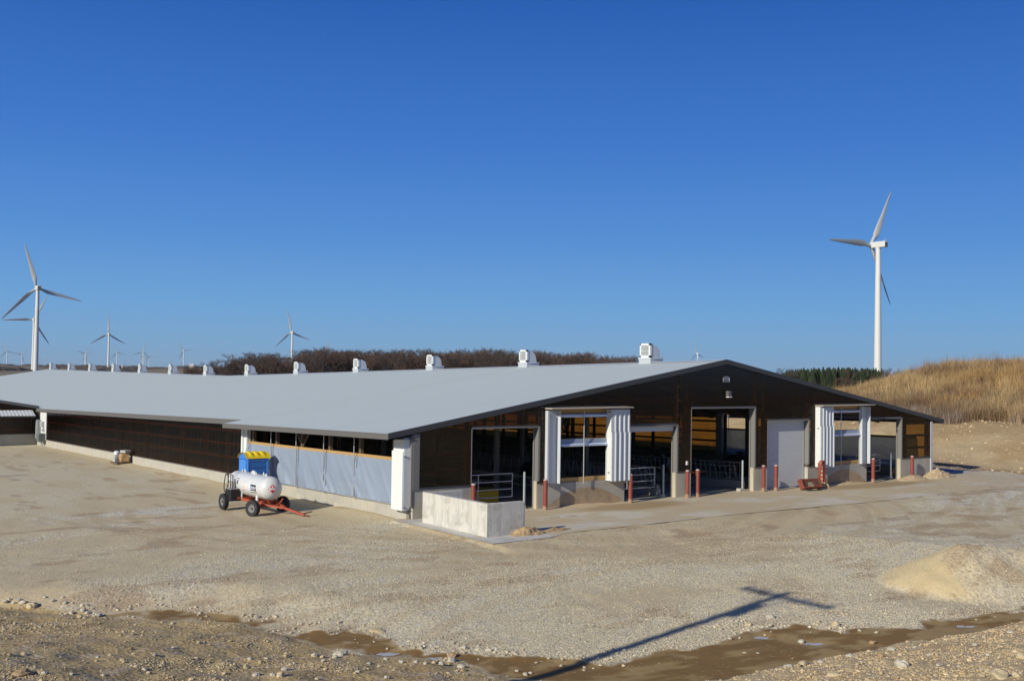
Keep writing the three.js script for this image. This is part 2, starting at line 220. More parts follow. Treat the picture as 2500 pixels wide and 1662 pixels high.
// ---- concrete apron in front of the gable, tracked over with tan silt
const concreteTint = (x, y, s = 1) => { const n = fbm(x * 1.7 * s, y * 1.7 * s, 4), f = vn(x * 40, y * 40); return .88 + .2 * n + .06 * (f - .5); };
{
  const X0 = -.8, X1 = 40, Z0 = -.28, Z1 = 6.95, w = 2048, h = 400;
  const edge = x => mix(6.9, 6.15, sst(1.5, 3.5, x)) + .12 * Math.sin(x * .35);
  const map = tex(w, h, (i, j, o) => {
    const x = X0 + (X1 - X0) * (i + .5) / w, z = Z0 + (Z1 - Z0) * (j + .5) / h, t = concreteTint(x, z);
    let c = [.60 * t, .56 * t, .45 * t];
    const d = sst(.34, .56, fbm(x * .33 + 3, z * .75 + 8, 4) * .72 + .28 * fbm(x * 1.4, z * 2.6 + 5, 3) + .10 * sst(4, 1, z) * sst(6, 9, x) + .05 * sst(24, 30, x));
    c = mixc(c, [.52 * (.85 + .3 * grainA(i, j)), .42 * (.85 + .3 * grainA(i, j)), .25 * (.85 + .3 * grainA(i, j))], d * .8);
    const wet = sst(1.25, .6, Math.hypot((x - 11.3) / 3.3, (z - 1.5) / 1.15) + .35 * (fbm(x * 1.2, z * 1.2, 3) - .5)) + sst(1.2, .6, Math.hypot((x - 30.5) / 5, (z - 1.4) / 1.05) + .4 * (fbm(x, z * 1.2 + 4, 3) - .5));
    c = mixc(c, [.36, .255, .125], clamp(wet, 0, 1) * .85);
    if (x < .9 && z > 5) c = mixc(c, [.58, .57, .52], .7);
    o[0] = c[0]; o[1] = c[1]; o[2] = c[2];
  });
  const g = surf(160, 14, (u, v) => { const x = X0 + (X1 - X0) * u, z = Z0 + (edge(x) + .07 * (fbm(x * 2.2, 4, 3) - .5) - Z0) * v; return [x, -.004 + .0036 * x * (1 - .0) * sst(40, 0, x) * .5 - .03 * sst(4, 7, z) * 0, z]; }, q => [(q[0] - X0) / (X1 - X0), (q[2] - Z0) / (Z1 - Z0)]);
  const o = mesh('concrete_apron', g, new THREE.MeshStandardMaterial({ map, roughness: .9, side: THREE.DoubleSide }));
  o.userData = { kind: 'structure', label: 'silt stained concrete apron before the barn doors', category: 'pavement' };
}
// ---- loose stone: real pebbles on top of the gravel and the embankment
const stoneGeo = (k, detail = 0) => { const g = new THREE.IcosahedronGeometry(1, detail), p = g.attributes.position; for (let i = 0; i < p.count; i++) { const x = p.getX(i), y = p.getY(i), z = p.getZ(i), s = .72 + .55 * vn(x * 2.1 + k * 7.3 + 20, y * 2.1 + z * 1.7 + k * 3.1 + 20); p.setXYZ(i, x * s * 1.15, y * s * .72, z * s); } g.computeVertexNormals(); return g; };
const stoneMat = new THREE.MeshStandardMaterial({ color: 0xffffff, roughness: .93, flatShading: true });
function scatter(name, label, n, pick, parentKind = 'stuff') {
  const im = new THREE.InstancedMesh(stoneGeo(rnd() * 9), stoneMat, n), m = new THREE.Matrix4(), q = new THREE.Quaternion(), e = new THREE.Euler(); let k = 0, tries = 0;
  while (k < n && tries < n * 12) { tries++; const s = pick(); if (!s) continue; e.set(rr(-.5, .5), rr(0, 6.28), rr(-.5, .5)); q.setFromEuler(e); m.compose(V(s.x, H(s.x, s.z) + s.r * .28, s.z), q, V(s.r, s.r * rr(.7, 1.1), s.r)); im.setMatrixAt(k, m); im.setColorAt(k, s.c); k++; }
  im.count = k; im.name = numbered(name); im.userData = { kind: 'stuff', label, category: 'gravel' }; im.castShadow = im.receiveShadow = true; scene.add(im); return im;
}
const inView = (x, z, pad = 60) => { const q = V(x, H(x, z), z).sub(CAM).applyQuaternion(camera.quaternion.clone().invert()); if (q.z > -4) return false; const u = 1250 + F * q.x / -q.z, v = 831 - F * q.y / -q.z; return u > -pad && u < 2500 + pad && v > 0 && v < 1662 + pad; };
const stoneColor = (a, b) => { const t = rnd(), k = rr(.78, 1.15); const c = mixc(a, b, t); return lin(clamp(c[0] * k, 0, .8), clamp(c[1] * k, 0, .8), clamp(c[2] * k, 0, .8)); };
scatter('loose_gravel', 'loose pale gravel stones scattered over the yard', 90000, () => { const t = Math.sqrt(rnd()), a = rr(-.46, .46), d = mix(22, 46, Math.pow(rnd(), 1.2)), dir = -.6365 - a, x = CAM.x - Math.sin(dir) * d, z = CAM.z - Math.cos(dir) * d; if (z < 6.4 && x > -.9) return null; if (x > 44 || z < -11) return null; const [e, m] = yardZones(x, z); if (e > .4 || m > .35) return null; const big = fbm(x * .12 + 4, z * .26 + 2, 4), mid = fbm(x * .42, z * .75, 3), loose = sst(.36, .62, big * .6 + mid * .4 + .1 * sst(9, 13, z) - .08 * sst(11, 6, z) - .1 * sst(0, -10, z)); if (rnd() > .12 + loose) return null; if (!inView(x, z)) return null; return { x, z, r: rr(.009, .02) * (rnd() < .03 ? 1.7 : 1), c: stoneColor([.64, .575, .42], [.40, .355, .25]) }; });
scatter('embankment_rubble', 'small limestone rubble strewn over the near embankment', 20000, () => { const a = rr(-.48, .48), d = mix(13, 34, rnd()), dir = -.6365 - a, x = CAM.x - Math.sin(dir) * d, z = CAM.z - Math.cos(dir) * d; const [e, m] = yardZones(x, z); if (e < .5 && rnd() > .012) return null; if (m > .5 && rnd() > .25) return null; if (!inView(x, z)) return null; const clump = fbm(x * .8 + 60, z * .8, 3), left = x < -5; if (rnd() > (left ? sst(.5, .68, clump) * .9 + .06 : sst(.34, .62, clump) + .3)) return null; return { x, z, r: rr(.008, .022) * (rnd() < .06 ? rr(1.5, 3.2) : 1), c: stoneColor(left ? [.54, .46, .30] : [.64, .51, .31], left ? [.40, .31, .17] : [.46, .36, .2]) }; });
scatter('bank_stones', 'pale stones poking out of the cut earth bank', 1800, () => { const x = rr(45.5, 57), z = rr(-30, 22); if (!inView(x, z)) return null; return { x, z, r: rr(.025, .06) * (rnd() < .06 ? 2.4 : 1), c: stoneColor([.64, .52, .35], [.5, .4, .25]) }; });
scatter('ditch_edge_stones', 'larger gravel stones lining the edge of the mud ditch', 420, () => { const k = 2 + Math.floor(rnd() * (MUDU.length - 3)), a = MUDU[k], b = MUDU[k + 1], t = rnd(), x = mix(a[0], b[0], t) + rr(-.9, .5), z = mix(a[1], b[1], t) + rr(-1.1, .5); if (fbm(x * .9 + 14, z * .9, 3) < .5 || !inView(x, z)) return null; if (yardZones(x, z)[1] > .5 && rnd() > .15) return null; return { x, z, r: rr(.02, .06) * (rnd() < .08 ? 1.5 : 1), c: stoneColor([.62, .55, .41], [.44, .38, .27]) }; });
// ------------------------------------------------------------------ materials of the barn
const noiseTex = (base, amp, sx, sy, w = 256) => tex(w, w, (i, j, o) => { const x = i / w, y = j / w; const n = fbm(x * sx, y * sy, 4), g = wn(i, j); const k = 1 + amp * (n - .5) * 2 + amp * .4 * (g - .5); o[0] = base[0] * k; o[1] = base[1] * k; o[2] = base[2] * k; }, true, true);
const stdT = (t, rough, extra = {}) => new THREE.MeshStandardMaterial({ map: t, roughness: rough, side: THREE.DoubleSide, ...extra });
const concTex = tex(512, 512, (i, j, o) => { const x = i / 512 * 4, y = j / 512 * 4, t = concreteTint(x, y), st = sst(.56, .72, fbm(x * 2.2 + 9, y * .7, 4)), ye = sst(.5, .75, fbm(x * .8 + 30, y * .9 + 2, 3)); let c = [.44 * t, .425 * t, .36 * t]; c = mixc(c, [.36 * t, .355 * t, .315 * t], st * .6); c = mixc(c, [.46 * t, .41 * t, .31 * t], ye * .5); o[0] = c[0]; o[1] = c[1]; o[2] = c[2]; }, true, true);
const conc = stdT(concTex, .88, { bumpMap: concTex, bumpScale: .004 });
const palePanel = stdT(tex(512, 512, (i, j, o) => { const x = i / 512 * 4, y = j / 512 * 4, t = concreteTint(x + 11, y), st = sst(.54, .7, fbm(x * 3 + 9, y * 1.1, 4)), dk = sst(.6, .72, fbm(x * 1.3 + 50, y * 1.6, 4)); let c = [.58 * t, .57 * t, .515 * t]; c = mixc(c, [.46 * t, .455 * t, .42 * t], st * .7); c = mixc(c, [.38 * t, .36 * t, .31 * t], dk * .55); o[0] = c[0]; o[1] = c[1]; o[2] = c[2]; }, true, true), .88);
const amber = new THREE.MeshPhysicalMaterial({ color: lin(.29, .165, .045), transmission: 1, thickness: 0, roughness: .12, ior: 1.45, side: THREE.DoubleSide });
const whiteSteel = M(.70, .74, .725, .42), white2 = M(.54, .58, .61, .5), greyTrim = M(.125, .122, .115, .55), jambMat = M(.19, .188, .178, .5), darkTrim = M(.05, .052, .054, .5), galv = M(.50, .52, .53, .42, { metalness: .55 }), darkSteel = M(.07, .07, .072, .6);
const woodTex = tex(256, 256, (i, j, o) => { const n = fbm(i / 256 * 3, j / 256 * 40, 4), k = .75 + .5 * n; o[0] = .46 * k; o[1] = .29 * k; o[2] = .115 * k; }, true, true);
const lumber = stdT(woodTex, .8), postWood = M(.15, .11, .07, .85);
const roofMat = new THREE.MeshStandardMaterial({ map: tex(512, 512, (i, j, o) => { const x = i / 512, y = j / 512, n = fbm(x * 24, y * 3, 4), m = fbm(x * 5 + 3, y * 2, 3), k = .965 + .05 * n + .03 * m; o[0] = .535 * k; o[1] = .60 * k; o[2] = .60 * k; }, true, true), roughness: .45, metalness: .1, side: THREE.DoubleSide });
const curtainMat = new THREE.MeshPhysicalMaterial({ color: lin(.40, .50, .64), transmission: .42, thickness: 0, roughness: .5, side: THREE.DoubleSide });
const girtMat = M(.2, .105, .045, .85);
const galvFlat = M(.50, .545, .56, .5, { metalness: .2 });
const boxUV = (g, s = .25) => { const p = g.attributes.position, n = g.attributes.normal, uv = g.attributes.uv; for (let i = 0; i < p.count; i++) { const ax = Math.abs(n.getX(i)), ay = Math.abs(n.getY(i)); uv.setXY(i, (ax > .5 ? p.getZ(i) : p.getX(i)) * s, (ay > .5 ? p.getZ(i) : p.getY(i)) * s); } return g; };
const cbox = (...a) => boxUV(box(...a));

const barn = thing('dairy_barn', 'long dairy barn with pale steel roof and dark amber panelled walls', 'barn', 0, 0, 0);
const roofY = (x, z) => HR - Math.abs(x - W / 2) * PITCH + drop(z);
// ---- roof: two ribbed steel slopes, ridge cap, fascia
const ovAt = z => z > -18 ? OV : .22;
{
  const zs = [];
  for (let z = .12; z > -LEN; z -= .305) { zs.push([z, 0], [z - .225, 0], [z - .245, .022], [z - .285, .022]); }
  for (const s of [-1, 1]) for (const [za, zb] of [[.12, -18], [-18, -LEN]]) {
    const L = zs.filter(q => q[0] <= za && q[0] >= zb), p = [], uv = [], ix = [];
    L.forEach(([z, h], i) => { const ov = s < 0 ? ovAt(z) : OV; for (const e of [0, 1]) { const x = e ? W / 2 + s * (W / 2 + ov) : W / 2; p.push(x, roofY(x, z) + h, z); uv.push(z / 6, (x - W / 2) / 12); } if (i) { const k = i * 2; ix.push(k - 2, k - 1, k, k, k - 1, k + 1); } });
    const g = new THREE.BufferGeometry(); g.setAttribute('position', new THREE.Float32BufferAttribute(p, 3)); g.setAttribute('uv', new THREE.Float32BufferAttribute(uv, 2)); g.setIndex(ix); const gg = g.toNonIndexed(); gg.computeVertexNormals();
    mesh('roof_slope', gg, roofMat, barn);
  }
  // dark liner added under the steel to keep the inside dark
  for (const s of [-1, 1]) mesh('added_dark_liner', surf(1, 40, (u, v) => { const x = W / 2 + s * (W / 2 - .05) * u, z = -.05 - (LEN - .2) * v; return [x, roofY(x, z) - .12, z]; }), M(.2, .165, .125, .9), barn);
  const cap = s => surf(1, 60, (u, v) => { const x = W / 2 + s * .34 * u, z = .16 - (LEN + .1) * v; return [x, roofY(x, z) + .035 - u * .004, z]; });
  mesh('ridge_cap', [cap(-1), cap(1)], white2, barn);
  const strip = (x, ht, z0, z1, oy = .03) => surf(1, 50, (u, v) => { const z = mix(z0, z1, v); return [x, roofY(x, z) + oy - ht * u, z]; });
  mesh('eave_fascia', [strip(-OV - .01, .25, .13, -18), surf(1, 20, (u, v) => { const z = mix(.13, -18, v), x = -OV + OV * u; return [x, roofY(-OV, z) - .22, z]; })], greyTrim, barn);
  mesh('eave_fascia', [strip(-.23, .3, -18, -66.5), strip(-.23, .3, -66.5, -LEN)], greyTrim, barn);
  mesh('eave_fascia', strip(W + OV + .01, .25, .13, -LEN), greyTrim, barn);
  // step where the deep overhang ends
  mesh('fascia_end', surf(1, 1, (u, v) => { const x = mix(-OV, -.2, u); return [x, roofY(x, -18) - .25 * v, -18.01]; }), greyTrim, barn);
  for (const s of [-1, 1]) for (const z of [.135, -LEN - .02]) { const x1 = W / 2 + s * (W / 2 + OV); mesh('rake_trim', beam([W / 2, roofY(W / 2, z) - .075, z], [x1, roofY(x1, z) - .075, z], .05, .24), darkTrim, barn); }
}
// ---- side walls: x = plane, o = outward direction
const ctop = z => .52 - .0155 * -z, gz = z => -.4 - .0145 * -z;
function sideWall(X, o) {
  const shear = (g, f) => { const p = g.attributes.position; for (let i = 0; i < p.count; i++) p.setY(i, f(p.getZ(i), p.getY(i))); g.computeVertexNormals(); return g; };
  // footing cast in panels with tight joints
  for (let z = -.3; z > -LEN; z -= 1.22) {
    const z1 = Math.max(z - 1.212, -LEN);
    if (z < -67 && o < 0) { mesh('footing', shear(box(X - .12, X + .12, 0, 1, -LEN, -67), (zz, y) => y > .5 ? ctop(zz) : gz(zz) - .8), conc, barn); break; }
    mesh('footing_panel', boxUV(shear(box(X - .1 + (o < 0 ? 0 : -.1), X + .1 + (o < 0 ? .1 : 0), 0, 1, z1, z), (zz, y) => y > .5 ? ctop(Math.max(zz, -66)) : gz(zz) - .5)), conc, barn);
  }
  mesh('footing_core', shear(box(X - .07, X + .07, 0, 1, -66.5, -.1), (zz, y) => y > .5 ? ctop(zz) - .01 : gz(zz) - .5), M(.3, .28, .24, .9), barn);
  // curtain bay
  const z0 = -1.0, z1 = -17.35, cy = t => [mix(.53, .29, t), mix(2.36, 2.09, t)];
  const cur = surf(220, 22, (u, v) => { const z = mix(z0, z1, u), [a, b] = cy(u), seg = (z * 1 + 100) % 3.05 / 3.05; const sag = .035 * Math.sin(seg * Math.PI) * Math.sin(v * Math.PI); const fold = 1 - Math.abs(2 * fbm(z * 1.5 + v * 2.4, v * .8 + 3, 2) - 1), wr = .13 * fold * fold * fold * (1.15 - v) + .07 * (fbm(z * 3.2 + v * 4, v * 1.5, 3) - .5); return [X + o * (.13 + sag + wr), mix(a, b, v), z]; });
  mesh('side_curtain', cur, curtainMat, barn);
  mesh('curtain_rail', shear(box(X + o * .02 - .02, X + o * .02 + .02, 0, 1, z1, z0), (z, y) => { const t = (z - z0) / (z1 - z0); return cy(t)[1] + (y > .5 ? .12 : -.02); }), lumber, barn);
  mesh('curtain_pipe', rod([X + o * .17, cy(0)[0] - .03, z0], [X + o * .17, cy(1)[0] - .03, z1], .03), galv, barn);
  for (let k = 0; k < 6; k++) {
    const z = -1.75 - 3.05 * k, t = (z - z0) / (z1 - z0), yt = roofY(0, z) - .15;
    if (k) { mesh('guide_bar', rod([X + o * .22, cy(t)[0] - .06, z], [X + o * .22, yt, z], .022, 6), galv, barn); mesh('guide_strap', rod([X + o * .2, cy(t)[0] - .14, z + .22], [X + o * .19, cy(t)[1] + .1, z + .22], .01, 5), darkSteel, barn); }
    mesh('wall_post', box(X - .08 - o * .15, X + .08 - o * .15, ctop(z) - .3, roofY(0, z) - .12, z - .1, z + .1), postWood, barn);
    if (k === 3) mesh('knee_brace', [beam([X - o * .15, mix(cy(t)[1], yt, .1), z + .02], [X - o * .15, yt - .02, z + 1.0], .06, .1), beam([X - o * .15, mix(cy(t)[1], yt, .1), z - .02], [X - o * .15, yt - .02, z - 1.0], .06, .1)], postWood, barn);
  }
  // white post that closes the curtain bay
  mesh('white_post', [box(X - .12, X + .12, ctop(-17.6), roofY(0, -17.6) - .16, -18.0, -17.4), box(X - .06 + o * .16, X + .06 + o * .16, ctop(-17.6) - .02, roofY(0, -17.6) - .2, -17.95, -17.75)], whiteSteel, barn);
  // amber sheets
  const zp1 = o < 0 ? -62.8 : -LEN + 2;
  let n = 0;
  for (let z = -18.05; z > zp1 + .3; z -= .96) {
    const zb = Math.max(z - .975, zp1), off = (n++ % 2) * .004;
    mesh('wall_panel', surf(44, 1, (u, v) => { const zz = mix(z, zb, u), y0 = ctop(zz) + .03, y1 = roofY(0, zz) - .1; return [X + o * (.10 + off + .012 * Math.sin(zz * Math.PI * 2 / .086)), mix(y0, y1, v), zz]; }), amber, barn);
  }
  for (const yy of [2.78, 2.02, 1.28, .42]) mesh('girt', shear(box(X - .02, X + .05 * 1, 0, 1, zp1, -18.1), (z, y) => yy - .0176 * (-z - 18.6) - .1 + (y > .5 ? .075 : -.075)), girtMat, barn);
  for (let z = -21; z > zp1; z -= 3.66) mesh('wall_post', box(X - .09 - o * .3, X + .09 - o * .3, ctop(z) - .3, roofY(0, z) - .14, z - .1, z + .1), postWood, barn);
  mesh('base_trim', shear(box(X - .03 + o * .11, X + .03 + o * .11, 0, 1, zp1, -18), (z, y) => ctop(z) + (y > .5 ? .045 : .002)), greyTrim, barn);
}
sideWall(0, -1); sideWall(W, 1);
// white post beside the electrical cabinets and its dark shoulder
mesh('white_post', box(-.16, .1, ctop(-63.5), roofY(0, -64) - .16, -65.0, -62.75), whiteSteel, barn);
mesh('wall_infill', box(-.08, .1, ctop(-66) - .2, roofY(0, -66) - .1, -66.5, -65.01), darkTrim, barn);
// back gable
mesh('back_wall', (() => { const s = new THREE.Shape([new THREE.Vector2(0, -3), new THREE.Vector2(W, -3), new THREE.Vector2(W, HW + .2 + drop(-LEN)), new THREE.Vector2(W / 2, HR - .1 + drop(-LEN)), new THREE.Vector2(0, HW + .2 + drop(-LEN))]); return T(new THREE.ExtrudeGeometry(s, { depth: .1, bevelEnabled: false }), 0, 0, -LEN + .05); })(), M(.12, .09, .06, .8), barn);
mesh('floor_slab', surf(1, 30, (u, v) => { const z = -.29 - (LEN - .4) * v; return [.1 + (W - .2) * u, drop(z) - .012, z]; }), conc, barn);

// ---- front gable at z = 0
const ZT = .03, ZI = -.28; // outer and inner faces of the concrete
const concPiece = (x0, x1, y1, name = 'stem_wall') => mesh(name, cbox(x0, x1, -.25, y1, ZI, ZT), conc, barn);
concPiece(0, 2.95, 1.25); concPiece(6.6, 11.95, 1.12, 'window_wall'); concPiece(15.48, 16.53, 1.25, 'pier'); concPiece(21.36, 22.43, 1.25, 'pier'); concPiece(25.9, 26.5, 1.1, 'pier'); concPiece(26.505, 31.37, 1.12, 'window_wall'); concPiece(34.85, W, 1.25);
// the short stubs beside the openings stand a little proud; cream paints sunlight into the colour of their ends
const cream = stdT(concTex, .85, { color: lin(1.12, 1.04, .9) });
for (const x of [6.56, 15.44, 21.32, 34.81]) mesh('lit_pier_end', cbox(x, x + .04, -.25, 1.26, ZI + .01, ZT - .01), cream, barn);
function gablePanel(x0, x1, y0, top) {
  const n = Math.max(1, Math.round((x1 - x0) / .96)), w = (x1 - x0) / n;
  for (let k = 0; k < n; k++) {
    const a = x0 + w * k, b = a + w, ridge = a < W / 2 && b > W / 2;
    mesh('gable_panel', surf(Math.max(8, Math.round(w * 46)), 1, (u, v) => { const x = mix(a, b, u), yt = top ?? roofY(x, 0) - .14; return [x, mix(y0, yt, v), .045 + (k % 2) * .003 + .011 * Math.sin(x * Math.PI * 2 / .086)]; }), amber, barn);
  }
  mesh('panel_trim', box(x0, x1, y0 - .03, y0 + .045, .0, .062), darkTrim, barn);
}
const DOORS = [[2.95, 6.6, 3.7], [12, 15.48, 3.62], [16.53, 21.36, 4.47], [22.43, 25.9, 3.74], [31.4, 34.85, 3.72]];
gablePanel(.28, 2.95, 1.26); gablePanel(6.71, 7.0, 1.15, 4.58); gablePanel(2.95, 6.6, 3.78); gablePanel(6.72, 12, 4.62); gablePanel(12, 15.48, 3.72); gablePanel(15.6, 16.5, 1.28); gablePanel(16.5, 21.4, 4.54); gablePanel(21.45, 22.4, 1.28); gablePanel(22.4, 25.95, 3.82); gablePanel(25.97, 26.5, 1.14); gablePanel(26.5, 31.38, 4.62); gablePanel(31.4, 34.85, 3.8); gablePanel(35.0, W - .05, 1.27);
mesh('corner_trim', [box(-.03, .28, 1.2, 3.55, -.02, .075)], jambMat, barn);
mesh('corner_trim', [box(W - .06, W + .16, -.1, 3.5, -.25, .07)], white2, barn);
// horizontal girts and posts behind the sheets
const solid = x => !DOORS.some(d => x > d[0] - .02 && x < d[1] + .02) && !(x > 7 && x < 11.95) && !(x > 26.5 && x < 31.4);
for (const y of [1.9, 2.65, 3.4, 4.15, 4.9, 5.6, 6.2]) { const lim = (HR - .35 - y) / PITCH, xa = W / 2 - Math.min(W / 2 - .1, lim), xb = W / 2 + Math.min(W / 2 - .1, lim); let s = xa; const cuts = []; for (let x = xa; x <= xb; x += .02) { const ok = y > 4.6 || solid(x) || (y > 3.85 && !(x > 16.5 && x < 21.4) && solid(x)); if (!ok) { if (s !== null && x - s > .2) cuts.push([s, x]); s = null; } else if (s === null) s = x; } if (s !== null) cuts.push([s, xb]); for (const [a, b] of cuts) mesh('girt', box(a, b, y - .07, y + .07, -.06, .0), postWood, barn); }
for (const x of [.2, 2.8, 6.75, 11.9, 12.12, 15.62, 16.4, 21.5, 22.3, 26.05, 26.6, 31.3, 34.98, W - .2]) mesh('end_post', box(x - .08, x + .08, 1.1, roofY(x, 0) - .16, -.25, -.065), postWood, barn);
// door jambs and headers (steel clad)
for (const [a, b, h] of DOORS) {
  mesh('door_jamb', [box(b + .002, b + .1, 1.262, h + .06, -.28, .066), box(b - .05, b, .0, h, -.285, -.2)], jambMat, barn);
  mesh('door_jamb', [box(a - .03, a - .002, 1.262, h + .06, -.28, .064)], jambMat, barn);
  mesh('door_header', box(a - .03, b + .1, h, h + .06, -.28, .068), jambMat, barn);
}
mesh('rolled_door', [box(12.02, 15.44, 3.36, 3.62, -.24, -.16), rod([12.02, 3.75, -.42], [15.44, 3.75, -.42], .2, 14)], white2, barn);
{ // white sectional roller door
  const rd = group('roller_door', barn, 0, 0, 0), n = 34, y0 = .09, y1 = 3.74;
  for (let k = 0; k < n; k++) { const a = mix(y0, y1, k / n), b = mix(y0, y1, (k + 1) / n); mesh('door_slat', T(new THREE.ExtrudeGeometry(new THREE.Shape([new THREE.Vector2(0, a), new THREE.Vector2(.008, a + .012), new THREE.Vector2(.01, (a + b) / 2), new THREE.Vector2(.007, b - .016), new THREE.Vector2(0, b - .006)]), { depth: 3.47, bevelEnabled: false }).rotateY(-Math.PI / 2), 25.9, 0, -.235), slatMatGet(), rd); }
  mesh('bottom_bar', box(22.43, 25.9, .0, .1, -.25, -.2), M(.4, .41, .42, .5), rd);
  mesh('door_backing', box(22.43, 25.9, .0, 3.74, -.262, -.252), M(.5, .52, .54, .6), rd);
}
function slatMatGet() { return slatMatGet.m ??= M(.56, .58, .58, .45); }
// ---- the two wide curtained windows with white steel housings
function windowBay(x0, x1, boxLeft) {
  const g = group('window_bay', barn), b = .0;
  const yT = 4.47, yB = 1.12;
  mesh('drip_cap', beam([x0 - .05, 4.57, .3], [x1 + .03, 4.6, .3], .62, .05), M(.46, .40, .32, .7), g);
  mesh('header_board', cbox(x0 + .3, x1 - .2, 4.33, 4.55, -.12, -.06), lumber, g);
  mesh('sill_board', cbox(x0 + .4, x1 - .2, 1.13, 1.33, -.14, -.02), lumber, g);
  mesh('middle_board', cbox(x0 + .4, x1 - .2, 3.0, 3.14, -.14, -.08), lumber, g);
  const xl = boxLeft ? x0 + 1.15 : x0 + .74, xr = boxLeft ? x1 - .75 : x1 - 1.2;
  for (const [y, hang] of [[4.22, .1], [2.86, .27]]) {
    mesh('curtain_roll', rod([xl, y, .1], [xr + .1, y, .1], .055, 12), M(.62, .72, .92, .25), g);
    mesh('curtain_edge', surf(40, 3, (u, v) => { const x = mix(xl, xr + .1, u); return [x, y + hang * v, .105 - .06 * v + .012 * (fbm(x * 3, v * 2, 2) - .5)]; }), curtainMat, g);
    mesh('curtain_hem', rod([mix(xl, xr, .08), y - .065, .13], [xr + .1, y - .055, .13], .018, 6), whiteSteel, g);
  }
  mesh('guide_bar', rod([mix(x0, x1, .445), 1.05, .2], [mix(x0, x1, .445), 4.42, .2], .026, 8), galv, g);
  mesh('side_pipe', rod([xr + .02, 1.15, .06], [xr + .02, 4.4, .06], .03, 8), galv, g); mesh('side_pipe', rod([xl - .02, 1.15, .06], [xl - .02, 4.4, .06], .03, 8), galv, g);
  // ribbed deep housing
  const a = boxLeft ? x0 : x1 - 1.2, w = 1.17, d0 = .43;
  const ribbed = (xa, xb, ya, yb, zf) => { const prof = []; const n = 4, pw = (xb - xa) / n; prof.push([xa, 0]); for (let k = 0; k < n; k++) { const q = xa + k * pw; prof.push([q + pw * .55, 0], [q + pw * .68, .04], [q + pw * .88, .04], [q + pw * .985, 0]); } const gg = surf(prof.length - 1, 1, (u, v) => { const p = prof[Math.round(u * (prof.length - 1))]; return [p[0], mix(ya, yb, v), zf + p[1]]; }).toNonIndexed(); gg.computeVertexNormals(); return gg; };
  mesh('housing_box', [box(a, a + w - .03, yB - .02, 4.5, .0, d0 - .06)], whiteSteel, g);
  const split = 3.42, off = .06;
  mesh('ribbed_cover', [ribbed(a + .02, a + w, split, 4.49, d0 - .02)], white2, g);
  mesh('ribbed_cover', [ribbed(a, a + w + .02, yB - .03, split, d0 + .03), box(a - .005, a + .02, yB - .03, split, d0 - .06, d0 + .03)], white2, g);
  for (const y of boxLeft ? [3.3] : [4.38, 1.5]) mesh('latch', [boxc(.1, .035, .05, a - .04, y, d0 - .16)], darkSteel, g);
  // shallow channel housing
  const c0 = boxLeft ? x1 - .72 : x0, c1 = c0 + .72;
  mesh('channel_housing', [box(c0, c1, yB, 4.47, .005, .03), box(c0, c0 + .03, yB, 4.47, .03, .22), box(c1 - .03, c1, yB, 4.47, .03, .3), box(c0, c0 + .1, yB, 4.47, .22, .235)], white2, g);
  return g;
}
windowBay(7.0, 11.95, false); windowBay(26.53, 31.35, true);
// ---- white curtain housing at the near corner of the long wall
{
  const g = group('corner_housing', barn);
  mesh('upper_box', box(-.4, .0, 2.6, 3.4, -.94, -.06), whiteSteel, g);
  const lb = surf(36, 1, (u, v) => [-.45 - .004 * (Math.floor(u * 36) % 2), mix(.36, 2.82, v), mix(-.99, -.08, u)]);
  mesh('lower_cover', [lb, box(-.445, -.39, .36, 2.82, -.99, -.08)], whiteSteel, g); mesh('side_panel', box(-.4, -.1, .36, 2.6, -.9, -.07), white2, g);
  for (const y of [2.62, .5]) mesh('latch', boxc(.05, .04, .13, -.38, y, -.02), darkSteel, g);
  mesh('cable', [rod([-.13, .36, -.1], [-.14, -.15, -.12], .012, 5), rod([-.09, .36, -.1], [-.1, -.12, -.06], .012, 5)], darkSteel, g);
  mesh('corner_jamb', box(-.12, -.035, .5, 3.5, -.1, .06), jambMat, g);
}
// ---- ridge ventilators
{
  const mk = (parent, z) => {
    const g = group('ridge_ventilator', parent, W / 2, roofY(W / 2, z), z); g.scale.setScalar(.84);
    mesh('curb', [boxc(1.15, .36, 1.12, .1, .1, 0)], galvFlat, g);
    mesh('flashing', boxc(1.22, .09, 1.2, .1, .285, 0), white2, g);
    const zf = .5;
    mesh('louver_frame', [box(-.46, -.3, .33, 1.28, -zf, -zf + .1), box(-.46, -.3, .33, 1.28, zf - .14, zf), box(-.46, -.3, 1.16, 1.28, -zf, zf), box(-.46, -.3, .33, .47, -zf, zf)], whiteSteel, g);
    for (let k = 0; k < 8; k++) mesh('slat', boxc(.07, .012, .78, 0, 0, 0).rotateZ(.6).translate(-.385, .52 + k * .085, -.02), whiteSteel, g);
    const prof = [[-.3, .33], [-.3, 1.2], [-.1, 1.18], [.18, 1.1], [.36, .98], [.46, .78], [.54, .33]];
    mesh('hood', new THREE.ExtrudeGeometry(new THREE.Shape(prof.map(p => new THREE.Vector2(...p))), { depth: .86, bevelEnabled: true, bevelThickness: .03, bevelSize: .02, bevelSegments: 2 }).translate(0, 0, -.43), white2, g);
    mesh('dark_louver_sheet', boxc(.02, .7, .76, -.31, .82, -.02), darkSteel, g);  // dark sheet behind the slats, shade of the opening put into its colour
    return g;
  };
  for (let k = 0; k < 13; k++) mk(barn, -5.66 - 11.487 * k);
}
